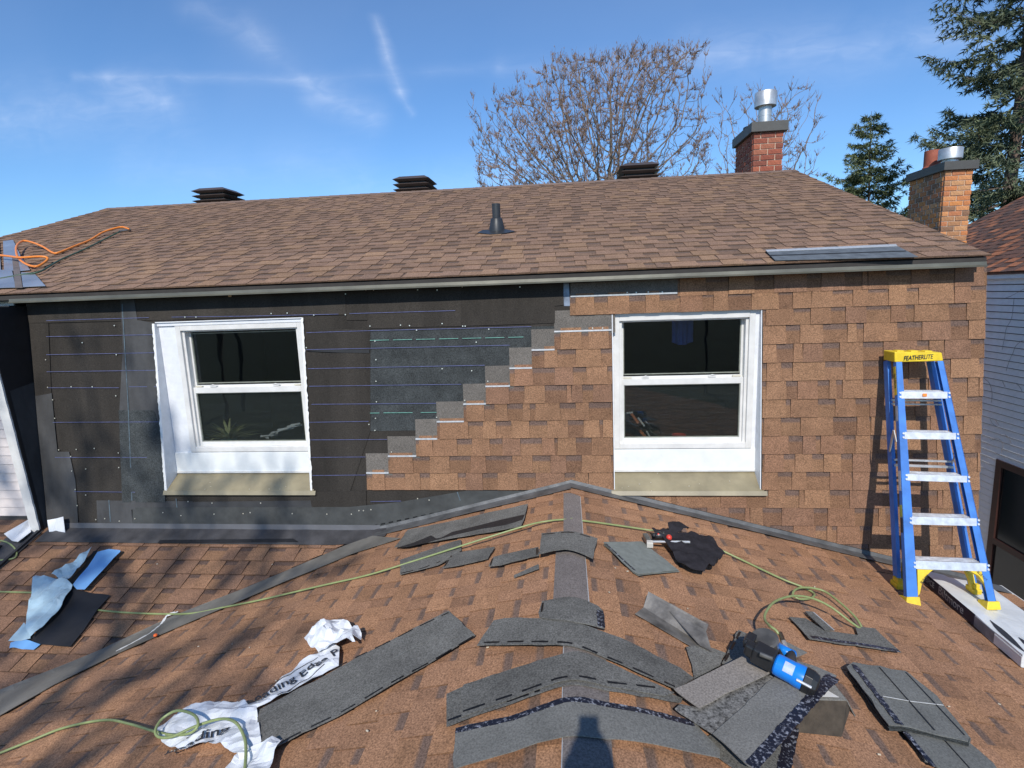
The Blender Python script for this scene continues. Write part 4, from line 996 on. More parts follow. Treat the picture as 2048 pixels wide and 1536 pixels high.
g = MB(); g.quad((3.3, -20, -5.69), (XN - .1, -20, -5.69), (XN - .1, 16, -5.69), (3.3, 16, -5.69))
tag(g.build('bounce_slab', mat('bounce_slab_pale', (.46, .44, .41), .9, .12, 1.5)), kind='structure')  # unseen pale slab, added to bounce sunlight up onto the neighbour's siding

g = MB(); x1_ = at_y(1941, 400, 9.8).x; g.box(((X2 + x1_) / 2, 9.8 + .46, (-5.7 - .80) / 2), (x1_ - X2 - .006, .91, 4.9)); g.build('chimney_base', M_BRICK_ORG, nb_h)
# ------------------------------------------------------------------ loose roofing pieces on the lower roof
M_STRIP = M_STARTER
def strip(label, pts, h=.020, r=0.0, mt=None, name='starter_strip', th=.0035, cut=.06, wave=.010, seed=0, cat='shingle strip', dashes=(), tape=None, release=None, curl=None, group='loose grey shingle pieces on the lower roof', lift=None):
    t = thing(name, label, cat, group)
    drape('sheet', pts, h, th, mt or M_STRIP, t, r=r, cut=cut, wave=wave, seed=seed, curl=curl, lift=lift, rag=.0022)
    wl = (lambda x, y: (lift(x, y) if lift else 0) + wave * (noise.noise((x * 4 + seed * 3.1, y * 4, seed)) * .7 + .35) + (curl(x, y) if curl else 0))
    for d in dashes: ribbon('sealant_dashes', d, .010, h + .0012, M_DASH, t, dash=.075, gap=.042, r=r, lift=wl, jitter=.15, lift_hit=bool(lift))
    for a in (tape or ()): ribbon('sealant_band', a[0], a[1], h + .0012, M_SEALTXT, t, r=r, lift=wl, jitter=.08, lift_hit=bool(lift))
    for a in (release or ()): ribbon('release_tape', a[0], a[1], h + .0018, M_RELEASE, t, r=r, lift=wl)
    return t
t = strip('long grey shingle strip lying aslant beside the white wrapper', [(512, 1424), (897, 1221), (950, 1271), (760, 1385), (674, 1434), (524, 1507)], seed=1, h=.030,
      dashes=[[(560, 1392), (897, 1225)], [(560, 1486), (672, 1430), (757, 1382), (947, 1273)]])
ribbon('fold_line', [(516, 1464), (700, 1360), (915, 1249)], .003, .0345, mat('fold_line', (.17, .175, .165), .8, .2, 40), t)
strip('grey strip with sealant dashes bent over the ridge, farthest of the three long bent ones', [(954, 1290), (987, 1241), (1008, 1237), (1101, 1238), (1150, 1246), (1202, 1262), (1243, 1276), (1360, 1336), (1388, 1357), (1352, 1380), (1314, 1363), (1243, 1330), (1183, 1304), (1133, 1291)], h=.034, r=.05, seed=2,
      dashes=[[(968, 1284), (1105, 1284), (1135, 1286), (1185, 1303), (1245, 1328), (1350, 1375)]])
strip('grey strip bent over the ridge, middle one with a double edge', [(893, 1453), (893, 1390), (960, 1362), (1128, 1315), (1150, 1313), (1365, 1398), (1362, 1406), (1215, 1382), (1147, 1369), (1114, 1375), (1024, 1409), (925, 1441)], h=.026, r=.05, seed=3, dashes=[[(895, 1441), (960, 1420), (1024, 1402), (1080, 1382)]])
strip('grey strip bent over the ridge, lying on top of the double edged one', [(923, 1434), (923, 1377), (928, 1369), (1128, 1307), (1153, 1303), (1183, 1311), (1348, 1386), (1330, 1393), (1215, 1374), (1147, 1361), (1114, 1366), (1024, 1399)], h=.033, r=.05, seed=4,
      dashes=[[(926, 1423), (1024, 1391), (1112, 1359), (1147, 1354), (1215, 1365), (1320, 1377)]])
t = strip('grey strip bent over the ridge with a dark printed band, nearest the camera', [(911, 1460), (1024, 1433), (1125, 1399), (1150, 1397), (1215, 1408), (1297, 1422), (1390, 1445), (1440, 1500), (1440, 1516), (1270, 1484), (1180, 1474), (1133, 1473), (908, 1538)], h=.030, r=.05, seed=5, mt=granule_mat('light_grey_granules', False, (.165, .163, .15), .3, .15),
      tape=[([(911, 1464), (1024, 1437), (1125, 1403), (1150, 1401), (1215, 1412), (1297, 1426), (1388, 1448)], .026)])
strip('small grey cap bent over the upper end of the ridge', [(1078, 1110), (1083, 1067), (1135, 1062), (1195, 1078), (1186, 1118), (1131, 1100), (1106, 1103)], h=.048, r=.05, seed=6, dashes=[[(1085, 1069), (1135, 1064), (1193, 1080)]], name='ridge_cap_shingle')
strip('grey cap with a black end piece bent over the ridge', [(1079, 1236), (1077, 1226), (1084, 1203), (1129, 1194), (1155, 1196), (1196, 1213), (1207, 1224), (1209, 1258), (1196, 1255), (1150, 1246), (1098, 1239)], h=.040, r=.05, seed=7, tape=[([(1200, 1222), (1203, 1255)], .035)], dashes=[[(1086, 1206), (1082, 1230)]], name='ridge_cap_shingle')
t = strip('long grey strip with torn black tar, parallel to the wall flashing', [(789, 1096), (816, 1061), (1056, 1009), (1050, 1034), (1042, 1055), (1025, 1057)], h=.032, seed=8)
drape('tar', [(795, 1095), (826, 1086), (862, 1071), (876, 1079), (905, 1064), (960, 1050), (1000, 1040), (1050, 1029), (1045, 1040), (1010, 1050), (960, 1058), (900, 1072), (850, 1086), (815, 1094)], .037, .002, M_ASPHALT, t, cut=.1, wave=.003)
strip('small grey cut piece with a slot, leftmost in the stepped row', [(800, 1121), (911, 1083), (922, 1081), (923, 1101), (886, 1126), (877, 1131), (800, 1150)], seed=9, dashes=[[(802, 1147), (845, 1137), (880, 1124)]], h=.024)
strip('small grey cut piece between two others in the stepped row', [(885, 1137), (902, 1111), (918, 1105), (990, 1094), (976, 1118), (915, 1132)], seed=10, dashes=[[(889, 1134), (903, 1112)]], h=.030)
strip('small grey cut piece touching the upper ridge cap', [(977, 1134), (987, 1115), (1077, 1094), (1078, 1112), (1002, 1131)], seed=11, dashes=[[(981, 1132), (985, 1118)], [(1074, 1110), (1074, 1096)]], h=.034)
strip('thin grey sliver left of the ridge', [(1028, 1156), (1028, 1151), (1077, 1129), (1078, 1138), (1052, 1148)], seed=12, h=.020, name='shingle_offcut')
for k in range(2):
    strip(('upper' if k else 'lower') + ' one of two greenish grey pieces stacked beside the black shirt', [(1207 - 0 * k, 1089 - 3 * k), (1284, 1087 - 3 * k), (1359 - 2 * k, 1144 - 3 * k), (1277, 1152 - 3 * k), (1266, 1146 - 3 * k)], seed=13 + k, h=.020 + .011 * k, mt=mat('green_grey_granules', (.19, .205, .185), .88, .15, 30, .0015, 250),
          tape=[([(1212, 1092 - 3 * k), (1270, 1144 - 3 * k)], .012)] if k else None)
strip('notched grey piece under the hose coil', [(1578, 1235), (1612, 1238), (1648, 1262), (1716, 1270), (1710, 1253), (1750, 1258), (1763, 1271), (1803, 1305), (1744, 1297), (1618, 1279)], seed=15, h=.028,
      tape=[([(1622, 1275), (1745, 1293), (1798, 1302)], .022)])
strip('narrow grey strip with white edge beside the hose coil', [(1610, 1223), (1626, 1224), (1668, 1263), (1650, 1262)], seed=16, h=.034, release=[([(1627, 1225), (1668, 1262)], .008)], name='shingle_offcut')
# stacks of torn shingles
def layered(label, pts, n, dz, h0, jit, seed, mt=M_STRIP, tape=None, **kw):
    t = thing('shingle_pack', label, 'shingle stack', 'stacks of loose shingles'); rng = random.Random(seed)
    for k in range(n):
        dx, dy = (0, 0) if k == n - 1 else (rng.uniform(-jit, jit), rng.uniform(-jit * .6, jit * .6))
        drape('sheet', [(x + dx, y + dy + (n - 1 - k) * dz * 330) for x, y in pts], h0 + k * dz, .0045, mt if k % 2 == (n - 1) % 2 else M_FELTG, t, cut=.10, wave=.006, seed=seed + k * .13, rag=.004)
    hh = h0 + (n - 1) * dz
    for a in (tape or ()): ribbon('sealant_band', a[0], a[1], hh + .007, M_SEALTXT, t, jitter=.2)
    return t, hh
PK = granule_mat('pack_granules', False, (.15, .152, .142), .3, .15)
t, hh = layered('lower grey shingle of the stack at the bottom right', [(1802, 1455), (1936, 1483), (1987, 1526), (2010, 1560), (1930, 1560), (1865, 1530), (1850, 1522)], 2, .006, .020, 2, 31, PK, tape=[([(1806, 1458), (1868, 1532)], .022)])
ribbon('fold_line', [(1884, 1474), (1960, 1558)], .004, hh + .0068, M_ASPHALT, t)
t, hh = layered('stack of grey shingles with ragged black left edge near the bottom right', [(1706, 1325), (1760, 1332), (1782, 1339), (1811, 1342), (1870, 1390), (1938, 1475), (1936, 1483), (1799, 1451), (1777, 1450), (1693, 1334)], 6, .0065, .022, 5, 33, PK, tape=[([(1708, 1329), (1800, 1448)], .028)])
ribbon('fold_line', [(1759, 1334), (1870, 1460)], .005, hh + .007, M_ASPHALT, t); ribbon('fold_line', [(1812, 1344), (1930, 1470)], .004, hh + .007, M_ASPHALT, t)
ribbon('fold_line', [(1766, 1392), (1820, 1402), (1887, 1410)], .003, hh + .007, M_CAULK, t)
# pile of sheets under the nail gun
def pile(label, pts, h, seed, mt=M_STRIP, tape=None, release=None, dashes=(), lift=None, name='shingle_sheet'):
    return strip(label, pts, h=h, seed=seed, mt=mt, tape=tape, release=release, dashes=dashes, wave=.003, name=name, cut=.1, th=.005, group='sheets piled under the nail gun', lift=lift)
LG = granule_mat('sheet_granules', False, (.185, .18, .165), .3, .12)
pile('grey sheet at the left end of the pile under the bent flashing', [(1372, 1294), (1406, 1290), (1452, 1306), (1440, 1330), (1388, 1358), (1384, 1330)], .022, 41)
pile('grey sheet sticking out of the pile toward the bottom of the picture', [(1392, 1483), (1428, 1467), (1511, 1530), (1570, 1460), (1588, 1450), (1560, 1545), (1480, 1545)], .024, 42, tape=[([(1586, 1452), (1566, 1545)], .045)])
pile('dark dotted sheet behind the nail gun magazine', [(1444, 1326), (1477, 1260), (1512, 1275), (1560, 1330), (1500, 1345)], .030, 43, dashes=[[(1450, 1322), (1480, 1264)]])
pile('plain grey corner showing right of the nail gun handle', [(1540, 1285), (1575, 1285), (1614, 1305), (1585, 1318), (1545, 1330)], .034, 44, mt=LG)
LB = lambda x, y: max(0, min(.14, (x - .40) * .23))
pile('speckled grey sheet between the top ones of the pile', [(1350, 1417), (1360, 1408), (1400, 1416), (1541, 1342), (1580, 1340), (1500, 1440), (1426, 1467)], .050, 45, mt=granule_mat('speckled_granules', False, (.15, .145, .135), .8, .2, 70), lift=LB)
pile('large grey sheet with a black and white sealant band, under the nail gun', [(1426, 1467), (1548, 1355), (1587, 1320), (1673, 1351), (1508, 1537), (1495, 1530)], .056, 46, mt=LG, tape=[([(1668, 1353), (1502, 1532)], .045)], lift=LB)
pile('brownish grey sheet on top of the pile, left of the nail gun', [(1348, 1377), (1495, 1308), (1548, 1341), (1398, 1415)], .068, 47, mt=M_BROWNGREY, lift=LB)
# folded shingle propping up the pile
t = thing('folded_shingle', 'folded brown shingle standing like a box at the right of the pile', 'shingle piece')
def rp(px, py, h=0.0): return on_roof(px, py, h)
a0, a1 = rp(1589, 1464, .014), rp(1683, 1474, .014)
top = lambda p, px, py: at_y(px, py, p.y + .015)
q = [a0, a1, rp(1697, 1420, .05)]
b0 = at_y(1622, 1400, a0.y + .07); b1 = at_y(1693, 1402, a1.y + .07); a1b = at_y(1700, 1420, a1.y + .08)
g = MB(); nrm = Vector((0, -.006, 0))
g.hexa([a0, a1, a1b, b1, b0], [p - nrm for p in (a0, a1, a1b, b1, b0)][::1]); g.build('front_leaf', mat('shingle_back', (.058, .045, .032), .9, .4, 18, .003, 80, detail=7), t)
c0 = b0 + Vector((.02, .20, .02)); c1 = b1 + Vector((-.02, .17, .01)); g = MB(); up = Vector((0, 0, .005)); g.hexa([b0, b1, c1, c0], [p + up for p in (b0, b1, c1, c0)]); g.build('top_leaf', LG, t)
d0 = c1 + Vector((.03, .02, -.09)); d1 = a1b + Vector((.02, .0, -.03)); g = MB(); g.hexa([b1, c1, d0, d1], [p + Vector((.004, 0, .003)) for p in (b1, c1, d0, d1)]); g.build('side_leaf', M_STARTER, t)
t = thing('paper_scrap', 'small white triangular scrap sticking out under the grey sheet', 'paper scrap')
g = MB(); p = [b0 + Vector((.005, .005, .012)), b0.lerp(b1, .8) + Vector((0, .005, .012)), b0.lerp(b1, .25) + Vector((0, .10, .014))]; g.hexa(p, [v + Vector((0, 0, .001)) for v in p]); g.build('scrap', M_WHITE, t)
# bent metal flashing
t = thing('bent_flashing', 'bent grey metal flashing lying right of the ridge', 'metal flashing')
def fold(name, pts, mt, th=.002):
    g = MB(); a, b, c, d = pts; n_ = (b - a).cross(d - a).normalized() * th; g.hexa([a, b, c, d], [p + n_ for p in (a, b, c, d)]); return g.build(name, mt, t)
M_BENT = mat('weathered_metal', (.20, .185, .165), .42, .6, 9, .003, 40, metal=.3, stretch=(1, 1, 1), detail=8)
lo0, lo1 = rp(1270, 1228, .02), rp(1390, 1298, .02); v0_, v1_ = rp(1287, 1215, .012), rp(1404, 1289, .012)
hi0 = at_y(1297, 1183, v0_.y + .05); hi1 = at_y(1417, 1249, v1_.y + .07)
fold('lower_leaf', [lo0, lo1, v1_, v0_], M_BENT); fold('upper_leaf', [v0_, v1_, hi1, hi0], M_BENT)
g = MB(); a = at_y(1325, 1208, v0_.y + .0); b = at_y(1412, 1262, v1_.y + .03); c = rp(1400, 1292, .03); d = rp(1425, 1306, .02)
g.hexa([a, b, d, c], [p + Vector((-.002, -.003, .004)) for p in (a, b, d, c)]); g.build('inner_leaf', M_BENT, t)
# small white flashing scraps by the corner board
t = thing('white_angle_scrap', 'white L shaped metal scrap lying left of the corner board', 'metal scrap', 'white metal scraps at the wall corner')
def hitm(px, py, h=.02): return hit(px, py, lambda x, y: zmain(y) + h)
g = MB(); P = [hitm(8, 1068, .05), hitm(24, 1082, .025), hitm(36, 1084, .05), hitm(62, 1064, .05), hitm(60, 1052, .025), hitm(56, 1040, .06)]
n_ = Vector((0, 0, .003)); g.hexa([P[0], P[1], P[4], P[5]], [p + n_ for p in (P[0], P[1], P[4], P[5])]); g.hexa([P[1], P[2], P[3], P[4]], [p + n_ for p in (P[1], P[2], P[3], P[4])]); g.build('angle', M_WHITE2, t)
t = thing('white_angle_scrap', 'white L shaped metal scrap standing right of the corner board', 'metal scrap', 'white metal scraps at the wall corner')
y_ = 4.20; a = at_y(102, 1082, y_); b = at_y(95, 1040, y_ + .04); c = at_y(112, 1037, y_ + .05); d = at_y(113, 1078, y_ + .02); e = at_y(127, 1033, y_ + .03); f = at_y(131, 1067, y_ + .01)
n_ = Vector((0, -.003, 0)); g = MB(); g.hexa([a, d, c, b], [p + n_ for p in (a, d, c, b)]); g.hexa([d, f, e, c], [p + n_ for p in (d, f, e, c)]); g.build('angle', M_WHITE2, t)
# ------------------------------------------------------------------ hoses
def hose(name, label, pts, r, mt, parent_cat='hose', surf='roof', base=.016, group=None):
    t = thing(name, label, parent_cat, group)
    P = []
    for q in pts:
        l = q[2] if len(q) > 2 else 0
        P.append(on_roof(q[0], q[1], base + r + l) if surf == 'roof' else on_upper(q[0], q[1], base + r + l))
    P = catmull(P, 6); f = zroof if surf == 'roof' else (lambda x, y: ZU + KU * (y - YU))
    for p in P: p.z = max(p.z, f(p.x, p.y) + r * .9 + .012)
    g = MB(); g.tube(P, r, 8); g.build('hose', mt, t, smooth=True); return t, P
t, P = hose('air_hose', 'green air hose crossing the ridge and coiling toward the nail gun', [(195, 1220), (250, 1225), (330, 1228), (390, 1226), (440, 1216), (520, 1200), (640, 1172), (740, 1149), (840, 1118, .01), (950, 1083, .03), (1050, 1052, .03), (1090, 1043, .01), (1130, 1039, .0), (1170, 1042, .0), (1230, 1050), (1290, 1059, .01), (1340, 1066, .04), (1390, 1074, .03), (1425, 1092, .02), (1480, 1118), (1560, 1156), (1605, 1174, .0), (1628, 1187, .0), (1622, 1196, .01), (1600, 1198, .015), (1586, 1190, .02), (1590, 1180, .03), (1605, 1175, .03), (1630, 1177, .03), (1655, 1186, .03), (1690, 1214, .03), (1715, 1240, .02), (1722, 1257, .0), (1700, 1243, .03), (1660, 1213, .07), (1622, 1196, .09), (1585, 1192, .10), (1550, 1203, .11), (1532, 1224, .11), (1530, 1240, .11), (1540, 1252, .13), (1551, 1260, .13), (1557, 1268, .12)], .0065, M_HOSE)
hose_end = P[-1]
hose('air_hose', 'green air hose entering at the left edge and ending under the blue film', [(-40, 1180), (-10, 1183), (60, 1185), (100, 1187), (140, 1190)], .0065, M_HOSE)
hose('air_hose', 'green air hose looping over the white wrapper at the bottom left', [(-60, 1530), (-10, 1510), (60, 1482), (130, 1455), (210, 1440, .01), (260, 1448, .02), (310, 1463, .02), (345, 1470, .03), (380, 1466, .04), (396, 1450, .06), (388, 1430, .07), (355, 1421, .07), (325, 1437, .06), (311, 1460, .05), (318, 1474, .04), (345, 1473, .04), (390, 1453, .045), (440, 1438, .045), (470, 1444, .045), (487, 1470, .04), (492, 1500, .035), (488, 1560, .03)], .0065, M_HOSE)
hose('air_hose', 'short bend of green hose at the left edge below the pale siding', [(-30, 1074), (-10, 1079), (15, 1085), (32, 1100), (30, 1115), (5, 1120), (-30, 1121)], .0065, M_HOSE)
t, P = hose('orange_hose', 'orange hose looping on the left end of the upper roof', [(258, 458, .02), (245, 454, .03), (228, 457, .03), (205, 465, .02), (180, 480), (150, 492), (118, 505), (105, 505), (85, 493, .03), (62, 484, .05), (45, 482, .06), (33, 493, .06), (35, 513, .04), (50, 527, .02), (72, 533, .01), (90, 524, .02), (95, 516, .04), (80, 513, .06), (40, 515, .06), (15, 512, .05), (-30, 508, .05)], .011, M_ORANGE, surf='upper')
a = on_upper(262, 459, .035); b = on_upper(238, 463, .035); g = MB(); g.cyl(a, b, .013, n=12); g.build('coupling', M_GUNMET, t)
hose('dark_green_hose', 'dark green hose running from the orange hose coupling down to the left edge', [(240, 463, .02), (210, 478), (170, 498), (120, 520), (80, 543, .01), (45, 549), (0, 557), (-30, 561)], .0085, M_HOSEDK, surf='upper')
# ------------------------------------------------------------------ films, wrappers and the black membrane scrap
def crumple(px_, h0, amp, fr, seed):
    def f(x, y):
        a = noise.noise((x * fr + seed, y * fr, seed * .7)); b = noise.noise((x * fr * 2.3 + 7, y * fr * 2.3 + seed, 3.1)); r_ = 1 - abs(noise.noise((x * fr * 1.3, y * fr * 1.3 - seed, 9.2))) * 2.2
        return amp * max(0.0, .45 + a * .8 + b * .35 + max(0, r_) * .35)
    return f
def film(name, label, cat, parts, group=None):
    t = thing(name, label, cat, group)
    for i, (nm, pts, h, amp, fr, mt) in enumerate(parts):
        drape(nm, pts, h, .0012, mt, t, cut=.022 if amp > .006 else .06, curl=crumple(0, h, amp, fr, i * 2.3 + len(label)), smooth=amp < .012)
    return t
wr = [('wrapper_film', [(609, 1288), (629, 1280), (645, 1261), (688, 1252), (707, 1262), (724, 1277), (723, 1287), (706, 1293), (712, 1300), (695, 1303), (682, 1305), (640, 1312), (620, 1304)], .020, .075, 9, M_PLASTIC),
      ('wrapper_film', [(646, 1294), (680, 1300), (678, 1337), (600, 1378), (512, 1426), (495, 1424), (530, 1400), (548, 1378), (575, 1350), (600, 1330), (635, 1313)], .018, .028, 8, M_PLASTIC),
      ('wrapper_film', [(311, 1467), (350, 1430), (380, 1424), (440, 1406), (448, 1412), (475, 1407), (514, 1422), (526, 1507), (505, 1514), (470, 1518), (440, 1495), (420, 1494), (360, 1504), (325, 1492), (315, 1480)], .018, .040, 8, M_PLASTIC),
      ('wrapper_film', [(440, 1560), (480, 1510), (560, 1493), (568, 1503), (552, 1520), (540, 1560)], .018, .06, 8, M_PLASTIC)]
wt = film('plastic_wrapper', 'crumpled white plastic wrapper with black lettering beside the long grey strip', 'plastic wrapper', wr)
def text_on(txt, size, mt, M, parent, name='lettering', ext=.0, bold=0, sx=1.0, conform=None, shear=0):
    cu = bpy.data.curves.new('t', 'FONT'); cu.body = txt; cu.size = size; cu.extrude = ext; cu.offset = bold; cu.shear = shear; cu.align_x = 'CENTER'; cu.align_y = 'CENTER'
    o = bpy.data.objects.new('t', cu); C.objects.link(o); dg = bpy.context.evaluated_depsgraph_get(); me = bpy.data.meshes.new_from_object(o.evaluated_get(dg)); bpy.data.objects.remove(o)
    me.name = name; me.materials.clear(); me.materials.append(mt)
    for v in me.vertices: v.co.x *= sx
    if conform:
        bm = bmesh.new(); bm.from_mesh(me); bmesh.ops.triangulate(bm, faces=bm.faces[:])
        for _ in range(2): bmesh.ops.subdivide_edges(bm, edges=[e for e in bm.edges if e.calc_length() > .02], cuts=1)
        for v in bm.verts: v.co = conform(M @ v.co)
        bm.to_mesh(me); bm.free(); return new_obj(name, me, parent)
    ob = new_obj(name, me, parent); ob.matrix_local = M; return ob
def roof_text(txt, pa, pb, size, h, parent, mt=M_INK, crf=None, sx=1.0, bold=0):
    a, b = on_roof(*pa, h), on_roof(*pb, h); d = (b - a); d.z = 0; d.normalize(); nrm = Vector((0, 0, 1)); s = nrm.cross(d); mid = (a + b) / 2
    M = Matrix.Identity(4)
    for i in range(3): M[i][0] = d[i]; M[i][1] = s[i]; M[i][2] = nrm[i]; M[i][3] = mid[i]
    cf = lambda p: Vector((p.x, p.y, zroof(p.x, p.y) + h + (crf(p.x, p.y) if crf else 0)))
    return text_on(txt, size, mt, M, parent, conform=cf, sx=sx, bold=bold)
L0 = len('crumpled white plastic wrapper with black lettering beside the long grey strip')
lab0 = len(wt['label'])
c1_ = crumple(0, 0, .028, 8, 1 * 2.3 + lab0); c2_ = crumple(0, 0, .040, 8, 2 * 2.3 + lab0)
roof_text('Leading Edge P', (545, 1388), (632, 1336), .085, .026, wt, crf=c1_, sx=.88, bold=.001)
ribbon('printed_line', [(540, 1380), (590, 1345), (636, 1320)], .004, .0215, M_INK, wt, lift=c1_); ribbon('printed_line', [(556, 1400), (600, 1371), (650, 1340)], .004, .0215, M_INK, wt, lift=c1_)
roof_text('Leading', (366, 1502), (424, 1474), .085, .026, wt, crf=c2_, sx=1.0, bold=.001)
ribbon('printed_line', [(374, 1486), (404, 1466)], .005, .0225, M_INK, wt, lift=c2_); ribbon('printed_line', [(410, 1500), (428, 1485)], .005, .0225, M_INK, wt, lift=c2_)
t = thing('black_membrane_scrap', 'torn black membrane lying under the pale blue film', 'membrane scrap')
drape('sheet', [(137, 1180), (165, 1184), (184, 1188), (200, 1190), (221, 1192), (195, 1222), (168, 1261), (141, 1295), (110, 1294), (84, 1292), (62, 1282), (110, 1225)], .024, .004, M_BLACK, t, cut=.07, curl=crumple(0, 0, .016, 4, 2.2))
t = thing('blue_backing_film', 'bright blue backing film curled on the lower left roof', 'backing film')
drape('sheet', [(217, 1099), (240, 1101), (241, 1104), (205, 1143), (170, 1182), (154, 1181), (146, 1171), (160, 1152), (176, 1134), (195, 1104)], .05, .0015, M_BLUEFILM, t, cut=.03, curl=crumple(0, 0, .02, 3, 5.2))
drape('black_side', [(186, 1104), (196, 1100), (180, 1134), (150, 1172), (134, 1166), (168, 1135)], .022, .002, M_BLACK, t, cut=.05, curl=crumple(0, 0, .01, 4, 6.2))
drape('sheet', [(18, 1288), (30, 1272), (49, 1251), (59, 1262), (62, 1282), (40, 1284)], .035, .0015, M_BLUEFILM2, t, cut=.03, curl=crumple(0, 0, .03, 5, 7.2))
drape('sheet', [(20, 1302), (22, 1292), (45, 1284), (81, 1290), (68, 1301), (45, 1303)], .02, .0015, M_BLUEFILM, t, cut=.03, curl=crumple(0, 0, .04, 4, 8.2))
t = thing('pale_blue_film', 'wrinkled pale blue plastic film draped beside the black membrane', 'plastic film')
drape('sheet', [(68, 1168), (74, 1163), (98, 1161), (125, 1162), (146, 1175), (138, 1195), (125, 1216), (109, 1237), (85, 1260), (62, 1281), (53, 1265), (54, 1240), (57, 1220)], .045, .0015, M_BLUEFILM2, t, cut=.03, curl=crumple(0, 0, .065, 5, 1.3), smooth=False)
drape('sheet', [(105, 1162), (135, 1140), (168, 1116), (186, 1106), (178, 1120), (170, 1132), (150, 1152), (137, 1166)], .035, .0015, M_BLUEFILM2, t, cut=.025, curl=crumple(0, 0, .06, 7, 3.3), smooth=False)
t = thing('orange_bead', 'tiny orange plastic cap lying beside the valley flashing', 'plastic cap')
p = on_roof(311, 1272, .028); g = MB(); g.tube_lathe(p, Vector((0, 0, 1)), [(.011, 0), (.013, .006), (.010, .013), (.003, .015)], 12, 0); g.build('cap', mat('orange_cap', (.9, .16, .03), .4, .05, 5), t)
# scattered chips
rng = random.Random(77); g = MB()
for k in range(34):
    px_, py_ = rng.uniform(300, 2030), rng.uniform(1090, 1520)
    p = on_roof(px_, py_, .018); s = rng.uniform(.003, .006); Mx = Matrix.Rotation(rng.uniform(0, 3), 3, 'Z'); g.box(p, (s * 2, s, .003), Mx)
o = g.build('roof_debris', mat('pale_chips', (.62, .55, .42), .8, .2, 10)); tag(o, 'pale chips scattered over the lower roof', 'debris', kind='stuff')
# ------------------------------------------------------------------ black shirt and hammer
t = thing('black_shirt', 'black T-shirt thrown on the roof right of the ridge', 'shirt')
def mound(px_, py_, R_, amp):
    c = on_roof(px_, py_, .02)
    def f(x, y): d = math.hypot(x - c.x, y - c.y) / R_; return amp * max(0, 1 - d * d)
    return f
m1, cr = mound(1395, 1115, .42, .05), crumple(0, 0, .045, 8, 4.4)
drape('cloth', [(1303, 1074), (1325, 1078), (1347, 1085), (1375, 1083), (1403, 1081), (1415, 1084), (1422, 1091), (1436, 1107), (1450, 1126), (1448, 1131), (1430, 1146), (1409, 1160), (1392, 1156), (1377, 1149), (1362, 1141), (1353, 1133), (1342, 1114), (1326, 1098), (1312, 1085)], .018, .004, M_CLOTH, t, cut=.022, curl=lambda x, y: m1(x, y) + cr(x, y))
drape('cloth_fold', [(1335, 1070), (1346, 1062), (1357, 1061), (1362, 1068), (1375, 1071), (1378, 1078), (1362, 1082), (1340, 1081)], .02, .004, M_CLOTH, t, cut=.022, curl=lambda x, y: mound(1356, 1072, .12, .07)(x, y) + cr(x, y))
t = thing('roofing_hammer', 'steel hammer with red and black grips lying on the black shirt', 'hammer')
a = on_roof(1302, 1083, .06); b = on_roof(1380, 1084, .11); g = MB(); g.bar(a, b, .016, .012); g.build('shaft', M_ALU, t, bevel=.003)
g = MB(); c = on_roof(1300, 1088, .06); d = on_roof(1290, 1070, .06); g.bar(c, d, .034, .03); g.build('head', M_GUNMET, t, bevel=.004)
g = MB(); g.bar(on_roof(1300, 1091, .058), on_roof(1299.5, 1085, .06), .04, .036); g.build('striking_face', mat('pale_metal', (.66, .62, .55), .4, .1, 20, metal=.3), t, bevel=.003)
g = MB(); a2 = on_roof(1303, 1073, .07); b2 = on_roof(1334, 1075, .09); g.tube([a2, a2.lerp(b2, .5) + Vector((0, 0, .012)), b2], [.02, .026, .018], 10); g.build('grip', M_GUNBLK, t, smooth=True)
for (x, y, r_) in ((1317, 1069, .011), (1338, 1075, .019)):
    p = on_roof(x, y, .10); g = MB(); g.tube_lathe(p - Vector((0, 0, r_)), Vector((0, 0, 1)), [(r_ * .5, 0), (r_ * .95, r_ * .5), (r_, r_), (r_ * .9, r_ * 1.5), (r_ * .4, r_ * 1.95)], 14, 0); g.build('red_knob', M_RED, t, smooth=True)
for (x, y) in ((1308, 1070), (1327, 1066)):
    p = on_roof(x, y, .10); g = MB(); g.tube_lathe(p - Vector((0, 0, .012)), Vector((0, 0, 1)), [(.005, 0), (.012, .006), (.011, .016), (.004, .022)], 12, 0); g.build('knob', M_GUNBLK, t, smooth=True)

for (a_, b_) in (((940, 1456), (962, 1451)), ((1020, 1437), (1044, 1431)), ((1080, 1420), (1102, 1413))):
    roof_text('PX AR', a_, b_, .020, .0345, [o for o in C.objects if o.get('label', '').startswith('grey strip bent over the ridge with a dark printed band')][0], mt=M_RELEASE, sx=.9, bold=.0004)
# ------------------------------------------------------------------ wrapped shingle bundle under the right feet of the ladder
HB = .088
t = thing('wrapped_shingle_bundle', 'white and navy wrapped shingle bundle under the right feet of the ladder', 'shingle bundle')
T0, T1 = on_roof(1850, 1146, HB), on_roof(2040, 1304, HB)
dirb = (T1 - T0); dirb.z = 0; dirb.normalize()
def bz(x, y): return zroof(x, y) + .012
wid = .46
sidev = Vector((-dirb.y, dirb.x, 0)); sidev = sidev if sidev.x > 0 else -sidev
T0 = T0 - dirb * .05; Lb = (T1 - T0).length + .02
A_, B_ = Vector((T0.x, T0.y, 0)), Vector((T0.x, T0.y, 0)) + dirb * Lb
poly = [(p.x, p.y) for p in (A_, B_, B_ + sidev * wid, A_ + sidev * wid)]
if (poly[1][0] - poly[0][0]) * (poly[2][1] - poly[0][1]) - (poly[1][1] - poly[0][1]) * (poly[2][0] - poly[0][0]) < 0: poly = poly[::-1]
wrinkle = lambda x, y: .008 * noise.noise((x * 9, y * 5, 1)) + .006 * noise.noise((x * 22, y * 9, 4))
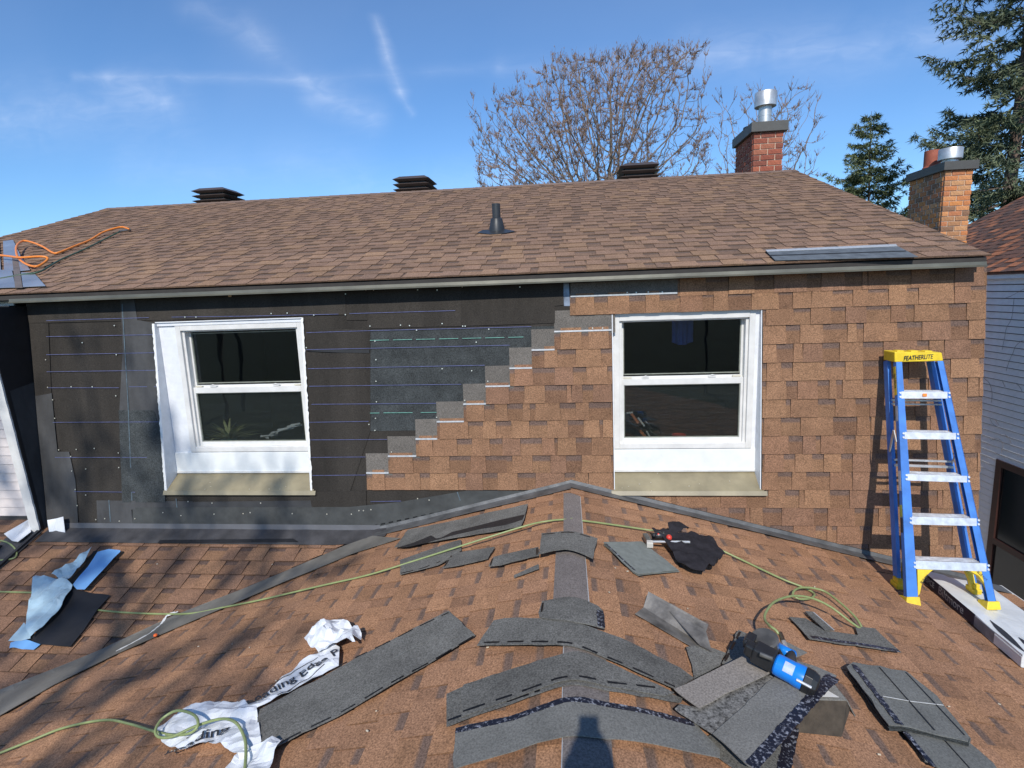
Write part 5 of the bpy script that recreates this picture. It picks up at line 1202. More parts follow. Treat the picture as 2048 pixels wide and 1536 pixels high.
M_WRAP = mat('bundle_wrap', (.72, .735, .73), .3, .08, 6, .003, 25, spec=.6)
drape('bundle', poly, HB, HB - .012, M_WRAP, t, px=False, cut=.035, curl=lambda x, y: wrinkle(x, y) * 1.0, smooth=True)
def side_quad(f0, f1, lo, hi, mt, name, off=.003):
    g = MB(); P = []
    for f in (f0, f1):
        p = A_ + dirb * Lb * f - sidev * off
        for hz in (lo, hi): P.append(Vector((p.x, p.y, bz(p.x, p.y) + hz)))
    q = [P[0], P[2], P[3], P[1]]; n_ = sidev * (off - .0005); g.hexa([v + n_ for v in q], q); return g.build(name, mt, t)
side_quad(.0, .60, .001, HB - .010, M_NAVY, 'printed_side'); side_quad(.60, .78, .001, HB - .02, mat('grey_print', (.20, .21, .23), .5, .3, 20), 'printed_side')
side_quad(.78, 1.0, .001, HB - .03, M_WRAP, 'printed_side')
def side_text(txt, f, size, sx, mt=M_TEXTGREY, z=.040):
    p = A_ + dirb * Lb * f - sidev * .0045; M = Matrix.Identity(4); up = Vector((0, 0, 1)); d = dirb.copy(); k = (bz(*(p + dirb * .1)[:2]) - bz(p.x, p.y)) / .1; d = Vector((dirb.x, dirb.y, k)).normalized(); n_ = -sidev
    if d.cross(up).dot(n_) < 0: pass
    for i in range(3): M[i][0] = d[i]; M[i][1] = up[i]; M[i][2] = n_[i]; M[i][3] = p[i]
    M[2][3] = bz(p.x, p.y) + z; return text_on(txt, size, mt, M, t, ext=.0004, sx=sx)
side_text('Biltmore', .36, .080, .95); side_text('BPCE', .125, .055, .8)
for k, (u, v, l, a) in enumerate(((.80, .05, .34, .2), (.88, .12, .18, .3), (.70, .33, .12, .6), (.74, .38, .10, .5), (.15, .30, .14, .5))):
    p = A_ + dirb * Lb * u + sidev * v * 1.0; d = (dirb + sidev * (a - .3)).normalized(); g = MB(); n0 = 8; prev = None
    for i in range(n0 + 1):
        q = p + d * l * (i / n0 - .5); w_ = .022 * math.sin(math.pi * i / n0) * (1 if k < 2 else .35) + .001; s = Vector((-d.y, d.x, 0)); cur = []
        for sg in (-1, 1): r_ = q + s * w_ * sg; cur.append(Vector((r_.x, r_.y, zroof(r_.x, r_.y) + HB + wrinkle(r_.x, r_.y) + .0035)))
        if prev: g.quad(prev[0], prev[1], cur[1], cur[0]) if dirb.cross(s).z > 0 else g.quad(prev[1], prev[0], cur[0], cur[1])
        prev = cur
    g.build('black_print', M_INK, t)
# ------------------------------------------------------------------ step ladder leaning on the wall
t = lad = thing('step_ladder', 'blue fibreglass step ladder with yellow top leaning against the shingled wall', 'ladder')
LO = Vector((2.445, 3.56, -2.10)); capc = at_y(1837, 714, 4.20)
LD = Vector((0, 4.20 - LO.y, capc.z - LO.z)).normalized(); LN = Vector((1, 0, 0)).cross(LD)
def lp(px, py, off=0.0):
    d = ray(px, py); s = (LO + LN * off).dot(LN) / d.dot(LN); return d * s
def rail(T, Bt, name, outer, dep=.032):
    """T, Bt: (left px, right px, y) at the top and the bottom of the front flange"""
    tl, tr, bl, br = lp(T[0], T[2]), lp(T[1], T[2]), lp(Bt[0], Bt[2]), lp(Bt[1], Bt[2])
    back = -LN
    g = MB(); th = .004
    g.hexa([bl, br, tr, tl], [p + back * th for p in (bl, br, tr, tl)])
    a, b = (bl, tl) if outer < 0 else (br, tr); s = Vector((1, 0, 0)) * (th if outer < 0 else -th)
    g.hexa([a, a + s, b + s, b], [p + back * dep for p in (a, a + s, b + s, b)])
    c = [p + back * (dep - th) for p in (bl, br, tr, tl)]; g.hexa(c, [p + back * th for p in c])
    return g.build(name, M_LADBLUE, lad), a, b
rl, la, lb = rail((1791.5, 1804, 722), (1813, 1836, 1196), 'front_rail', -1)
rr2, ra, rb = rail((1875, 1887, 722), (1977, 1993, 1205), 'front_rail', 1)
for (x0, x1, y0, y1, y0r, y1r) in ((1803, 1895, 783, 797, 783.5, 797), (1809.5, 1912, 864, 878, 866, 879), (1815.5, 1934, 948, 961, 952, 965), (1824, 1953.5, 1033, 1049, 1037, 1052), (1832, 1973, 1121, 1138, 1127, 1143)):
    a, b, c, d = lp(x0, y0, .004), lp(x1, y0r, .004), lp(x1, y1r, .004), lp(x0, y1, .004); bk = Vector((0, .070, 0))
    g = MB(); g.hexa([d, c, b, a], [p - LN * .006 for p in (d, c, b, a)]); g.hexa([a - Vector((0, 0, .005)), b - Vector((0, 0, .005)), b + bk - Vector((0, 0, .005)), a + bk - Vector((0, 0, .005))], [a, b, b + bk, a + bk])
    for k in (.25, .5, .75):
        o1 = bk * k; g.hexa([a + o1, b + o1, b + o1 + Vector((0, .006, 0)), a + o1 + Vector((0, .006, 0))], [p + Vector((0, 0, .002)) for p in (a + o1, b + o1, b + o1 + Vector((0, .006, 0)), a + o1 + Vector((0, .006, 0)))])
    g.build('step', M_ALU, lad)
    for (xx, yy) in ((x0 - 3, (y0 + y1) / 2 - 4), (x0 - 3, (y0 + y1) / 2 + 4), (x1 + 3, (y0r + y1r) / 2 - 4), (x1 + 3, (y0r + y1r) / 2 + 4)):
        p = lp(xx, yy, .0); g = MB(); g.cyl(p, p + LN * .006, .0075, n=10); g.build('rivet', M_ALU, lad)
# top cap
F = [at_y(1789.5, 724.5, 4.185), at_y(1887, 722, 4.185), at_y(1884, 705.2, 4.185), at_y(1789.5, 704.2, 4.185)]
g = MB(); bkv = Vector((0, .145, 0)); g.hexa([p + bkv for p in F], F); 
for x in (0.2, .5, .8): q = F[3].lerp(F[2], x); g.box(q + Vector((0, .07, .002)), (.05, .06, .012))
g.build('top_cap', M_LADYEL, lad, bevel=.006)
def plane_text(txt, pc, ex, ey, size, mt, parent, sx=1, bold=0, shear=0):
    ex, ey = Vector(ex).normalized(), Vector(ey).normalized(); ez = ex.cross(ey); M = Matrix.Identity(4)
    for i in range(3): M[i][0] = ex[i]; M[i][1] = ey[i]; M[i][2] = ez[i]; M[i][3] = pc[i]
    return text_on(txt, size, mt, M, parent, ext=.0004, sx=sx, bold=bold, shear=shear)
mid = sum(F, Vector()) / 4; ex = (F[1] - F[0]); ey = (F[3] - F[0])
plane_text('FEATHERLITE', mid + Vector((-.004, -.003, -.004)), ex, ey, .045, M_INK, lad, sx=.74, bold=.0007, shear=.15)
# rear section
TLr, TRr = at_y(1774, 722, 4.31), at_y(1861, 722, 4.31)
FLr = on_roof(1795, 1170, .02); FRr = at_z(1947, 1180, LO.z - .0); 
g = MB(); g.bar(FLr, TLr, .024, .05, up=(0, -1, 0)); g.build('rear_rail', M_LADBLUE, lad)
g = MB(); g.bar(FRr, TRr, .030, .05, up=(0, -1, 0)); g.build('rear_rail', M_LADBLUE, lad)
for (y, hh) in ((803, .012), (811, .010), (925, .012), (936, .016)):
    f = (y - 722) / (1172 - 722); a, b = TLr.lerp(FLr, f), TRr.lerp(FRr, f); g = MB(); g.bar(a + Vector((0, -.03, 0)), b + Vector((0, -.03, 0)), .014, hh); g.build('rear_brace', M_ALU, lad)
m1_ = la.lerp(lb, .64) - LN * .03 + Vector((-.006, 0, 0)); r1_ = FLr.lerp(TLr, .58) + Vector((-.016, -.01, 0)); k1_ = (m1_ + r1_) / 2 + Vector((-.004, 0, .12))
g = MB(); g.bar(m1_, k1_, .016, .006, up=(1, 0, 0)); g.bar(k1_, r1_, .016, .006, up=(1, 0, 0)); g.build('spreader', M_STEEL, lad)
g = MB(); q1, q2 = rr2, None; mr = ra.lerp(rb, .6) - LN * .05 + Vector((-.012, 0, 0)); rr3 = FRr.lerp(TRr, .52); g.bar(mr, rr3, .014, .006, up=(1, 0, 0)); g.build('spreader', M_STEEL, lad)
# yellow feet and gussets
def foot(px0, px1, py0, py1, off, name='foot'):
    a, b, c, d = lp(px0, py1, .012), lp(px1, py1, .012), lp(px1 - 3, py0, .010), lp(px0 + 2, py0, .010)
    g = MB(); g.hexa([p - LN * off for p in (a, b, c, d)], [a, b, c, d]); 
    g.hexa([a - LN * (off + .012), b - LN * (off + .012), b - LN * (off + .0) + LD * .02, a - LN * (off + .0) + LD * .02], [p - LD * .012 for p in (a - LN * (off + .012), b - LN * (off + .012), b - LN * .0, a - LN * .0)]) if 0 else None
    g.build(name, M_LADYEL, lad, bevel=.004)
foot(1812, 1843, 1194, 1213, .095); foot(1974, 2003, 1203, 1220, .095)
for P, s in ((FLr, 1), (FRr, 1)):
    g = MB(); g.box(P + Vector((0, .0, .005)), (.052, .085, .035)); g.box(P + Vector((0, .0, .035)), (.036, .062, .04)); g.build('foot', M_LADYEL, lad, bevel=.005)
def gusset(pts, off=0.0, th=.03, f=lp):
    P = [f(x, y, off) for x, y in pts]; g = MB(); g.hexa([p - LN * th for p in P], P) if False else g.hexa(P, [p - LN * th for p in P]); g.build('gusset', M_LADYEL, lad, bevel=.002)
gusset([(1835, 1137), (1869, 1138), (1861, 1144), (1851, 1154), (1844, 1168), (1840, 1188), (1836, 1192)][::-1], -.003)
gusset([(1938, 1141), (1971, 1142), (1979, 1165), (1987, 1200), (1980, 1192), (1971, 1170), (1958, 1152)][::-1], -.003)
def rearp(x, y, o=0):
    u = FRr - FLr; n_ = u.cross(TLr - FLr).normalized(); d = ray(x, y); return d * (FLr.dot(n_) / d.dot(n_))
P = [rearp(x, y) for x, y in ((1926, 1139), (1940, 1140), (1944, 1160), (1947, 1180), (1939, 1180), (1934, 1158))]; g = MB(); g.hexa(P[::-1], [p + Vector((0, -.03, 0)) for p in P[::-1]]); g.build('gusset', M_LADYEL, lad)
P = [rearp(x, y) for x, y in ((1803, 1124), (1813, 1124), (1808, 1150), (1805, 1168), (1801, 1168))]; g = MB(); g.hexa(P[::-1], [p + Vector((0, -.03, 0)) for p in P[::-1]]); g.build('gusset', M_LADYEL, lad)
# labels on the outer side of the left rail
def web(f, d): return la.lerp(lb, f) - LN * d + Vector((-.0012, 0, 0))
def fy(py): return (1196 - py) / (1196 - 722)
def label(p0, p1, d0, d1, mt, name='label'):
    q = [web(fy(p1), d0), web(fy(p0), d0), web(fy(p0), d1), web(fy(p1), d1)]; g = MB(); n_ = Vector((-.0008, 0, 0)); g.hexa(q, [p + n_ for p in q]); g.build(name, mt, lad)
label(733, 795, .003, .030, M_LADYEL); label(818, 850, .003, .028, mat('pale_label', (.45, .47, .5), .5, .15, 60)); label(952, 992, .003, .029, mat('pale_label2', (.5, .52, .55), .5, .1, 60)); label(1020, 1044, .003, .029, mat('green_label', (.38, .42, .08), .5, .2, 60)); label(1045, 1074, .003, .029, M_INK)
plane_text('FEATHERLITE', web(fy(764), .0165) + Vector((-.0014, 0, 0)), (la - lb), -LN * -1 if False else LN * -1 * -1, .040, M_INK, lad, sx=.80, bold=.0006) if False else None
ex = (la - lb).normalized(); ez = Vector((-1, 0, 0)); ey = ez.cross(ex)
plane_text('FEATHERLITE', web(fy(764), .0165) + Vector((-.0014, 0, 0)), ex, ey, .025, M_INK, lad, sx=.72, bold=.0006)
g = MB(); q = [lp(1846, 787, .012), lp(1854, 787, .012), lp(1854, 793, .012), lp(1846, 793, .012)]; g.hexa([p - LN * .002 for p in q], q); g.build('label', M_ORANGE, lad)
for side, (xa, ya) in (('BLUE MAX', (1849, 1158)), ('BLUE MAX', (1964, 1152))):
    p = lp(xa, ya, .001 - .003); d = Vector((.75, 0, .0)) + LD * (.75 if xa < 1900 else -.85)
    d.normalize(); u_ = LN.cross(d); plane_text(side, p + LN * .002, d, u_, .022, M_INK, lad, sx=.7)

# ------------------------------------------------------------------ nail gun
t = gun = thing('nail_gun', 'blue and black roofing nail gun lying on the grey sheets', 'nail gun')
zb_g = .125
def gp(px, py, h): return on_roof(px, py, h + .05)
A = gp(1549, 1326, .16); B = gp(1607, 1357, .16); ax = (B - A).normalized(); upv = Vector((0, 0, 1)); sd = ax.cross(upv).normalized(); upp = sd.cross(ax)
Lg = (B - A).length; rg = .044
g = MB(); g.tube_lathe(A, ax, [(rg * .80, 0), (rg * .95, .006), (rg, .02), (rg, Lg * .62), (rg * 1.04, Lg * .70), (rg * 1.08, Lg * .9), (rg * 1.06, Lg)], 28, 0); g.build('body', M_GUNBLUE, gun, smooth='auto')
g = MB(); g.tube_lathe(B, ax, [(rg * 1.12, 0), (rg * 1.18, .004), (rg * 1.16, .03), (rg * .95, .050), (rg * .5, .056)], 8, 0); g.build('end_cap', M_GUNBLK, gun, bevel=.002)
for k in (-1, 1): g = MB(); p = B + sd * rg * 1.02 * k + upp * .012; g.cyl(p - ax * .02, p + ax * .035, .006, n=8); g.build('bolt', M_ALU, gun)
# white logo print on the body
g = MB(); prev = None
for i in range(7):
    a_ = R(20 + i * 9); o1 = (sd * math.cos(a_) + upp * math.sin(a_)) * (rg + .0015); cur = (A + ax * .035 + o1, A + ax * (Lg * .66) + o1)
    if prev: g.quad(prev[0], prev[1], cur[1], cur[0])
    prev = cur
g.build('logo', mat('logo_print', (.72, .70, .72), .4, .25, 60, col2=(.30, .48, .80)), gun)
hc = gp(1528, 1312, .165); g = MB(); Mg = Matrix((ax, sd, upp)).transposed(); g.box(hc, (.085, .075, .07), Mg); g.box(hc - ax * .05 + upp * .0, (.05, .05, .05), Mg); g.build('head', M_GUNBLK, gun, bevel=.008)
g = MB(); g.bar(gp(1494, 1304, .135), gp(1540, 1337, .13), .018, .03); g.build('nose', M_GUNBLK, gun, bevel=.003)
g = MB(); p = gp(1512, 1300, .165); g.cyl(p, p + ax * .04, .010, n=10); g.build('nose_tip', M_GUNMET, gun, smooth='auto'); g = MB(); g.cyl(gp(1520, 1308, .20), gp(1545, 1318, .205), .009, n=10); g.build('nose_parts', M_GUNMET, gun, smooth='auto')
mc = gp(1530, 1283, .165); g = MB(); md_ = (upp * .85 + sd * .3 - ax * .2).normalized(); g.tube_lathe(mc - md_ * .035, md_, [(.050, 0), (.056, .006), (.056, .055), (.048, .062)], 22, 0); g.build('magazine', mat('smoky_plastic', (.085, .08, .072), .3, .3, 20, coat=.3), gun, smooth='auto')
g = MB(); p = gp(1500, 1282, .165); g.box(p, (.035, .06, .05), Mg); g.tube([gp(1497, 1270, .16), gp(1492, 1285, .17), gp(1500, 1298, .16)], [.010, .014, .008], 8); g.build('magazine_latch', M_GUNBLK, gun, bevel=.004)
g = MB(); h0, h1, h2 = gp(1553, 1290, .14), gp(1572, 1304, .145), gp(1588, 1310, .14); g.tube([h0, h1, h2], [.017, .022, .020], 12); g.build('handle', M_GUNBLUE, gun, smooth=True)
g = MB(); g.tube([h2 - ax * .015, gp(1582, 1320, .145), gp(1576, 1334, .15)], [.021, .022, .022], 12); g.build('rubber_grip', mat('rubber', (.04, .036, .034), .8, .2, 30), gun, smooth=True)
g = MB(); g.bar(gp(1556, 1300, .14), gp(1570, 1325, .15), .012, .02); g.build('trigger', M_GUNBLK, gun)
g = MB(); g.cyl(gp(1571, 1297, .135), gp(1567, 1284, .12), .0125, .0115, n=12); g.build('air_fitting', M_ALU, gun, smooth='auto')
g = MB(); g.cyl(gp(1567, 1285, .122), gp(1561, 1267, .09), .0115, .010, n=12); g.build('hose_plug', M_GUNBLK, gun, smooth='auto')
# ------------------------------------------------------------------ things seen through the window panes
t = thing('potted_plant', 'spiky potted plant behind the lower pane of the left window', 'plant')
pp = at_y(458, 878, 4.70); g = MB(); g.tube_lathe(pp + Vector((0, 0, -.10)), Vector((0, 0, 1)), [(.05, 0), (.065, .09), (.068, .10), (.058, .10)], 20, 0); g.build('pot', mat('teal_pot', (.12, .36, .32), .4, .1, 10), t, smooth='auto')
rng = random.Random(4); g = MB()
for k in range(64):
    a_ = rng.uniform(0, 2 * math.pi); l_ = rng.uniform(.18, .40); up_ = rng.uniform(.25, 1.0); pr = None; d = Vector((math.cos(a_), math.sin(a_) * .6, 0)); s = Vector((-d.y, d.x, 0)).normalized()
    for i in range(6):
        f = i / 5; q = pp + d * l_ * f * (1 - up_ * .35) + Vector((0, 0, l_ * up_ * (f - .38 * f * f * 1.3))); w_ = .013 * (1 - f) ** .7 + .0008; cur = (q - s * w_, q + s * w_)
        if pr: g.quad(pr[0], pr[1], cur[1], cur[0])
        pr = cur
g.build('leaf_blades', mat('plant_leaves', (.30, .34, .14), .6, .4, 6, col2=(.62, .62, .30)), t)
t = thing('white_bottle', 'pale papers heaped behind the lower right of the left window', 'papers')
t['label'] = 'pale crumpled papers behind the lower right of the left window'; t.name = 'paper_heap'
g = MB()
for k in range(9):
    p = at_y(530 + k * 8 + rng.uniform(-5, 5), 876 - k * 3.2, 4.95); d = Vector((rng.uniform(.04, .09), rng.uniform(-.05, .05), rng.uniform(.0, .03))); s = Vector((-.01, .02, rng.uniform(.004, .018))); g.hexa([p - d, p + d, p + d + s, p - d + s], [q + Vector((0, .002, .002)) for q in (p - d, p + d, p + d + s, p - d + s)])
g.build('papers', M_WHITE2, t)
t = thing('toy_plane', 'orange and white toy behind the lower left of the right window', 'toy'); t.name = 'toy'
g = MB(); g.bar(at_y(1262, 826, 4.66), at_y(1276, 845, 4.66), .05, .02); g.bar(at_y(1281, 862, 4.66), at_y(1290, 873, 4.66), .06, .02); g.build('orange_part', mat('toy_orange', (.62, .20, .08), .5, .2, 20), t)
g = MB(); g.bar(at_y(1253, 826, 4.65), at_y(1266, 825, 4.65), .012, .012); g.bar(at_y(1276, 835, 4.65), at_y(1289, 852, 4.65), .014, .014); g.bar(at_y(1293, 862, 4.65), at_y(1300, 874, 4.65), .012, .012); g.build('white_part', M_WHITE, t)
t = thing('red_bowl', 'small red bowl behind the bottom of the right window', 'bowl'); p = at_y(1358, 872, 4.70); g = MB(); g.tube_lathe(p + Vector((0, 0, -.03)), Vector((0, 0, 1)), [(.03, 0), (.058, .03), (.06, .042), (.05, .036)], 20, 0); g.build('bowl', M_RED, t, smooth='auto')
t = thing('blue_cloth', 'dark blue cloth hanging behind the upper pane of the right window', 'cloth'); g = MB(); pr = None
for i in range(13):
    f = i / 12; x = at_y(1345 + 40 * f, 640, 5.0).x; yy = 5.0 + .02 * math.sin(f * 17); zt_ = at_y(1360, 640, 5.0).z; zb2 = at_y(1360, 684 + 6 * math.sin(f * 3.14159), 5.0).z; cur = (Vector((x, yy, zb2)), Vector((x, yy, zt_)))
    if pr: g.quad(pr[0], cur[0], cur[1], pr[1])
    pr = cur
o = g.build('cloth', mat('blue_cloth', (.10, .16, .50), .9, .15, 10), t); md = o.modifiers.new('t', 'SOLIDIFY'); md.thickness = .004
# ------------------------------------------------------------------ trees
from mathutils.kdtree import KDTree
def colonise(root, dirs, attr, step, infl, kill, seed, maxit=400, trunk_to=None):
    rng = random.Random(seed); nodes_ = [Vector(root)]; par = [-1]
    if trunk_to:
        for tt in trunk_to:
            a = nodes_[-1] if len(nodes_) == 1 else nodes_[-1]; b = Vector(tt); n_ = max(1, int((b - a).length / step))
            i0 = len(nodes_) - 1
            for k in range(1, n_ + 1): nodes_.append(a.lerp(b, k / n_) + Vector((rng.uniform(-1, 1), rng.uniform(-1, 1), 0)) * step * .12); par.append(i0); i0 = len(nodes_) - 1
    A = [Vector(a) for a in attr]; near = [None] * len(A); nd = [1e9] * len(A)
    newst = 0; kids = {}
    for it in range(maxit):
        kd = KDTree(len(nodes_) - newst)
        for i in range(newst, len(nodes_)): kd.insert(nodes_[i], i)
        kd.balance()
        for i, a in enumerate(A):
            if a is None: continue
            co, j, d = kd.find(a)
            if d is not None and d < nd[i]: nd[i] = d; near[i] = j
        acc = {}
        for i, a in enumerate(A):
            if a is None: continue
            if nd[i] < kill: A[i] = None; continue
            if nd[i] < infl:
                v = (a - nodes_[near[i]]).normalized(); acc[near[i]] = acc.get(near[i], Vector()) + v
        newst = len(nodes_)
        if not acc: break
        for j, v in acc.items():
            if v.length < .15 or kids.get(j, 0) >= 3: continue
            kids[j] = kids.get(j, 0) + 1
            v = (v.normalized() + Vector((rng.uniform(-1, 1), rng.uniform(-1, 1), rng.uniform(-1, 1))) * .16 + Vector((0, 0, .06))).normalized()
            nodes_.append(nodes_[j] + v * step); par.append(j)
        if len(nodes_) == newst: break
    return nodes_, par
def tree_mesh(nodes_, par, tip_r, expo, twigs, seed, bud=True, twig_len=.5, bud_size=.06, twig_n=3):
    rng = random.Random(seed); n = len(nodes_); ch = [[] for _ in range(n)]
    for i, p in enumerate(par):
        if p >= 0: ch[p].append(i)
    rad = [0.0] * n
    for i in range(n - 1, -1, -1):
        rad[i] = tip_r if not ch[i] else sum(rad[c] ** expo for c in ch[i]) ** (1 / expo)
    thick, thin, buds = MB(), MB(), MB()
    done = [False] * n
    def chain(i, prev):
        pts = ([nodes_[prev]] if prev is not None else []) + [nodes_[i]]; rs = ([min(rad[prev], rad[i] * 1.15)] if prev is not None else []) + [rad[i]]; cur = i; todo = []
        while ch[cur]:
            cs = sorted(ch[cur], key=lambda c: -rad[c]); todo += [(c, cur) for c in cs[1:]]; cur = cs[0]; pts.append(nodes_[cur]); rs.append(rad[cur])
        return pts, rs, todo
    stack = [(0, None)]
    while stack:
        i, pv = stack.pop(); pts, rs, todo = chain(i, pv); stack += todo
        if len(pts) < 2: continue
        rs[-1] = rs[-1] * .5
        (thick if max(rs) > tip_r * 3 else thin).tube(pts, rs, 7 if max(rs) > tip_r * 8 else (5 if max(rs) > tip_r * 3 else 3), False)
    for i in range(n):
        if rad[i] < tip_r * 2.6:
            k_ = twigs if not ch[i] else (1 if rng.random() < .45 else 0)
            for _ in range(k_):
                d = (nodes_[i] - nodes_[par[i]]).normalized() if par[i] >= 0 else Vector((0, 0, 1))
                d = (d + Vector((rng.uniform(-1, 1), rng.uniform(-1, 1), rng.uniform(-.5, 1))) * .75 + Vector((0, 0, .3))).normalized(); l = twig_len * rng.uniform(.4, 1.1)
                b = nodes_[i] + d * l * .5 + Vector((rng.uniform(-1, 1), rng.uniform(-1, 1), 0)) * l * .08; c = nodes_[i] + d * l + Vector((0, 0, .12 * l))
                thin.tube([nodes_[i], b, c], [tip_r * .8, tip_r * .6, tip_r * .25], 3, False)
                if bud:
                    for _k in range(rng.choice((0, 1, 1, 2, 3))):
                        f = rng.random(); q = nodes_[i].lerp(c, f) + Vector((rng.uniform(-1, 1), rng.uniform(-1, 1), rng.uniform(-1, .6))) * bud_size * .7; s = bud_size * rng.uniform(.5, 1.2)
                        e1 = Vector((rng.uniform(-1, 1), rng.uniform(-1, 1), rng.uniform(-1, 1))).normalized(); e2 = e1.orthogonal().normalized()
                        w = s * .32
                        buds.add([q - Vector((0, 0, s)), q + e1 * w, q + e2 * w, q - e1 * w, q - e2 * w, q + Vector((0, 0, s * .7))], [(0, 1, 2), (0, 2, 3), (0, 3, 4), (0, 4, 1), (5, 2, 1), (5, 3, 2), (5, 4, 3), (5, 1, 4)])
    return thick, thin, buds
def inside(poly, x, y):
    c = False; j = len(poly) - 1
    for i in range(len(poly)):
        xi, yi = poly[i]; xj, yj = poly[j]
        if (yi > y) != (yj > y) and x < (xj - xi) * (y - yi) / (yj - yi) + xi: c = not c
        j = i
    return c
def bare_tree(label, cx, cy, poly, depth, n, step, seed, tip_r, trunk, twigs=3, bud=True, group=None, twig_len=.5, bud_size=.06, name='bare_tree'):
    rng = random.Random(seed); xs = [p[0] for p in poly]; zs = [p[1] for p in poly]; A = []
    while len(A) < n:
        x, z = rng.uniform(min(xs), max(xs)), rng.uniform(min(zs), max(zs))
        if noise.noise((x * .55, z * .55, seed * 1.3)) < -.12 and rng.random() < .75: continue
        if inside(poly, x + rng.gauss(0, .45), z + rng.gauss(0, .45)):
            w = depth * math.sqrt(max(.08, 1 - ((x - cx) / (max(xs) - min(xs)) * 2) ** 2)); yy = cy + rng.uniform(-w, w); sc = yy / cy if cy > 0 else 1; A.append((x * sc, yy, z * sc))
    nd, pr = colonise((cx, cy, -5.75), None, A, step, step * 9, step * 1.6, seed, trunk_to=trunk)
    th, tn, bd = tree_mesh(nd, pr, tip_r, 2.42, twigs, seed, bud, twig_len, bud_size)
    t = thing(name, label, 'tree', group, (cx, cy, -5.7)); inv = Vector((cx, cy, -5.7))
    for nm, g, mt in (('trunk', th, M_BARK), ('crown', tn, M_TWIG), ('seed_clusters', bd, M_BUD)):
        if not g.v: continue
        g.v = [(a - inv.x, b - inv.y, c - inv.z) for a, b, c in g.v]; g.build(nm, mt, t, smooth=(nm == 'trunk'))
    return t
def pxpoly(pts, y): return [(at_y(a, b, y).x, at_y(a, b, y).z) for a, b in pts]
YT = 21.0
poly = pxpoly([(945, 320), (960, 268), (995, 225), (1040, 208), (1090, 212), (1115, 165), (1135, 128), (1200, 108), (1260, 98), (1330, 96), (1385, 110), (1398, 150), (1395, 200), (1412, 240), (1418, 300), (1400, 350), (1395, 400), (1190, 470), (970, 400), (995, 370), (960, 345)], YT)
c = at_y(1195, 400, YT)
bare_tree('large bare tree with brown seed clusters behind the roof ridge', c.x, YT, poly, 3.4, 6500, .19, 5, .0085, [(c.x, YT, .2), (c.x + .1, YT, 1.2)], twigs=8, twig_len=.38, bud_size=.052)
YT2 = 25.0; poly = pxpoly([(1425, 370), (1435, 260), (1455, 215), (1500, 180), (1540, 165), (1585, 175), (1610, 210), (1625, 260), (1590, 300), (1640, 340), (1640, 380), (1540, 450), (1450, 420)], YT2); c = at_y(1515, 400, YT2)
bare_tree('smaller bare tree behind the red brick chimney', c.x, YT2, poly, 2.0, 1500, .24, 8, .010, [(c.x, YT2, .5), (c.x, YT2, 1.6)], twigs=6, twig_len=.45, bud_size=.06)
YT3 = 26.0; poly = pxpoly([(315, 410), (318, 385), (335, 362), (360, 375), (375, 392), (375, 415)], YT3); c = at_y(345, 420, YT3)
bare_tree('tips of a pale bare tree showing above the left end of the ridge', c.x, YT3, poly, .7, 60, .22, 9, .010, [(c.x, YT3, 1.0), (c.x, YT3, 2.4)], twigs=2, bud=False, twig_len=.4)
# trees behind the photographer: they throw the soft branch shadows and stand in the window reflections
poly = [(-8.0, 4.2), (-8.2, 7), (-7.4, 8.6), (-5.2, 9.4), (-3.0, 8.4), (-1.9, 7.2), (-1.9, 4.8), (-2.6, 3.3), (-6.5, 3.2)]
bare_tree('bare tree standing on the lawn behind the camera', -4.4, -8.5, poly, 1.9, 800, .27, 14, .019, [(-4.4, -8.5, 1.5), (-4.2, -8.5, 3.4)], twigs=3, bud=True, twig_len=.6, bud_size=.16, group='bare trees behind the camera')
poly = [(4, 2), (3.5, 6), (7, 9), (11, 7), (11, 2)]
bare_tree('bare tree standing far behind the camera on the right', 7.5, -22, poly, 3.0, 200, .45, 15, .02, [(7.5, -22, 0)], twigs=2, bud=False, twig_len=.9, group='bare trees behind the camera')

_src = [o for o in C.objects if o.get('label') == 'bare tree standing far behind the camera on the right'][0]
def dup_tree(src, loc, sc, rz, label):
    r = src.copy(); C.objects.link(r); r.location = loc; r.scale = (sc, sc, sc); r.rotation_euler = (0, 0, rz); r['label'] = label
    for ch in list(src.children): c_ = ch.copy(); C.objects.link(c_); c_.parent = r
    return r
dup_tree(_src, (-12.0, -9.0, -5.7), .75, 1.2, 'bare tree standing beside the lawn, left of and behind the camera')
dup_tree(_src, (-17.5, -19.0, -5.7), 1.0, 2.9, 'bare tree standing far behind the camera on the left')

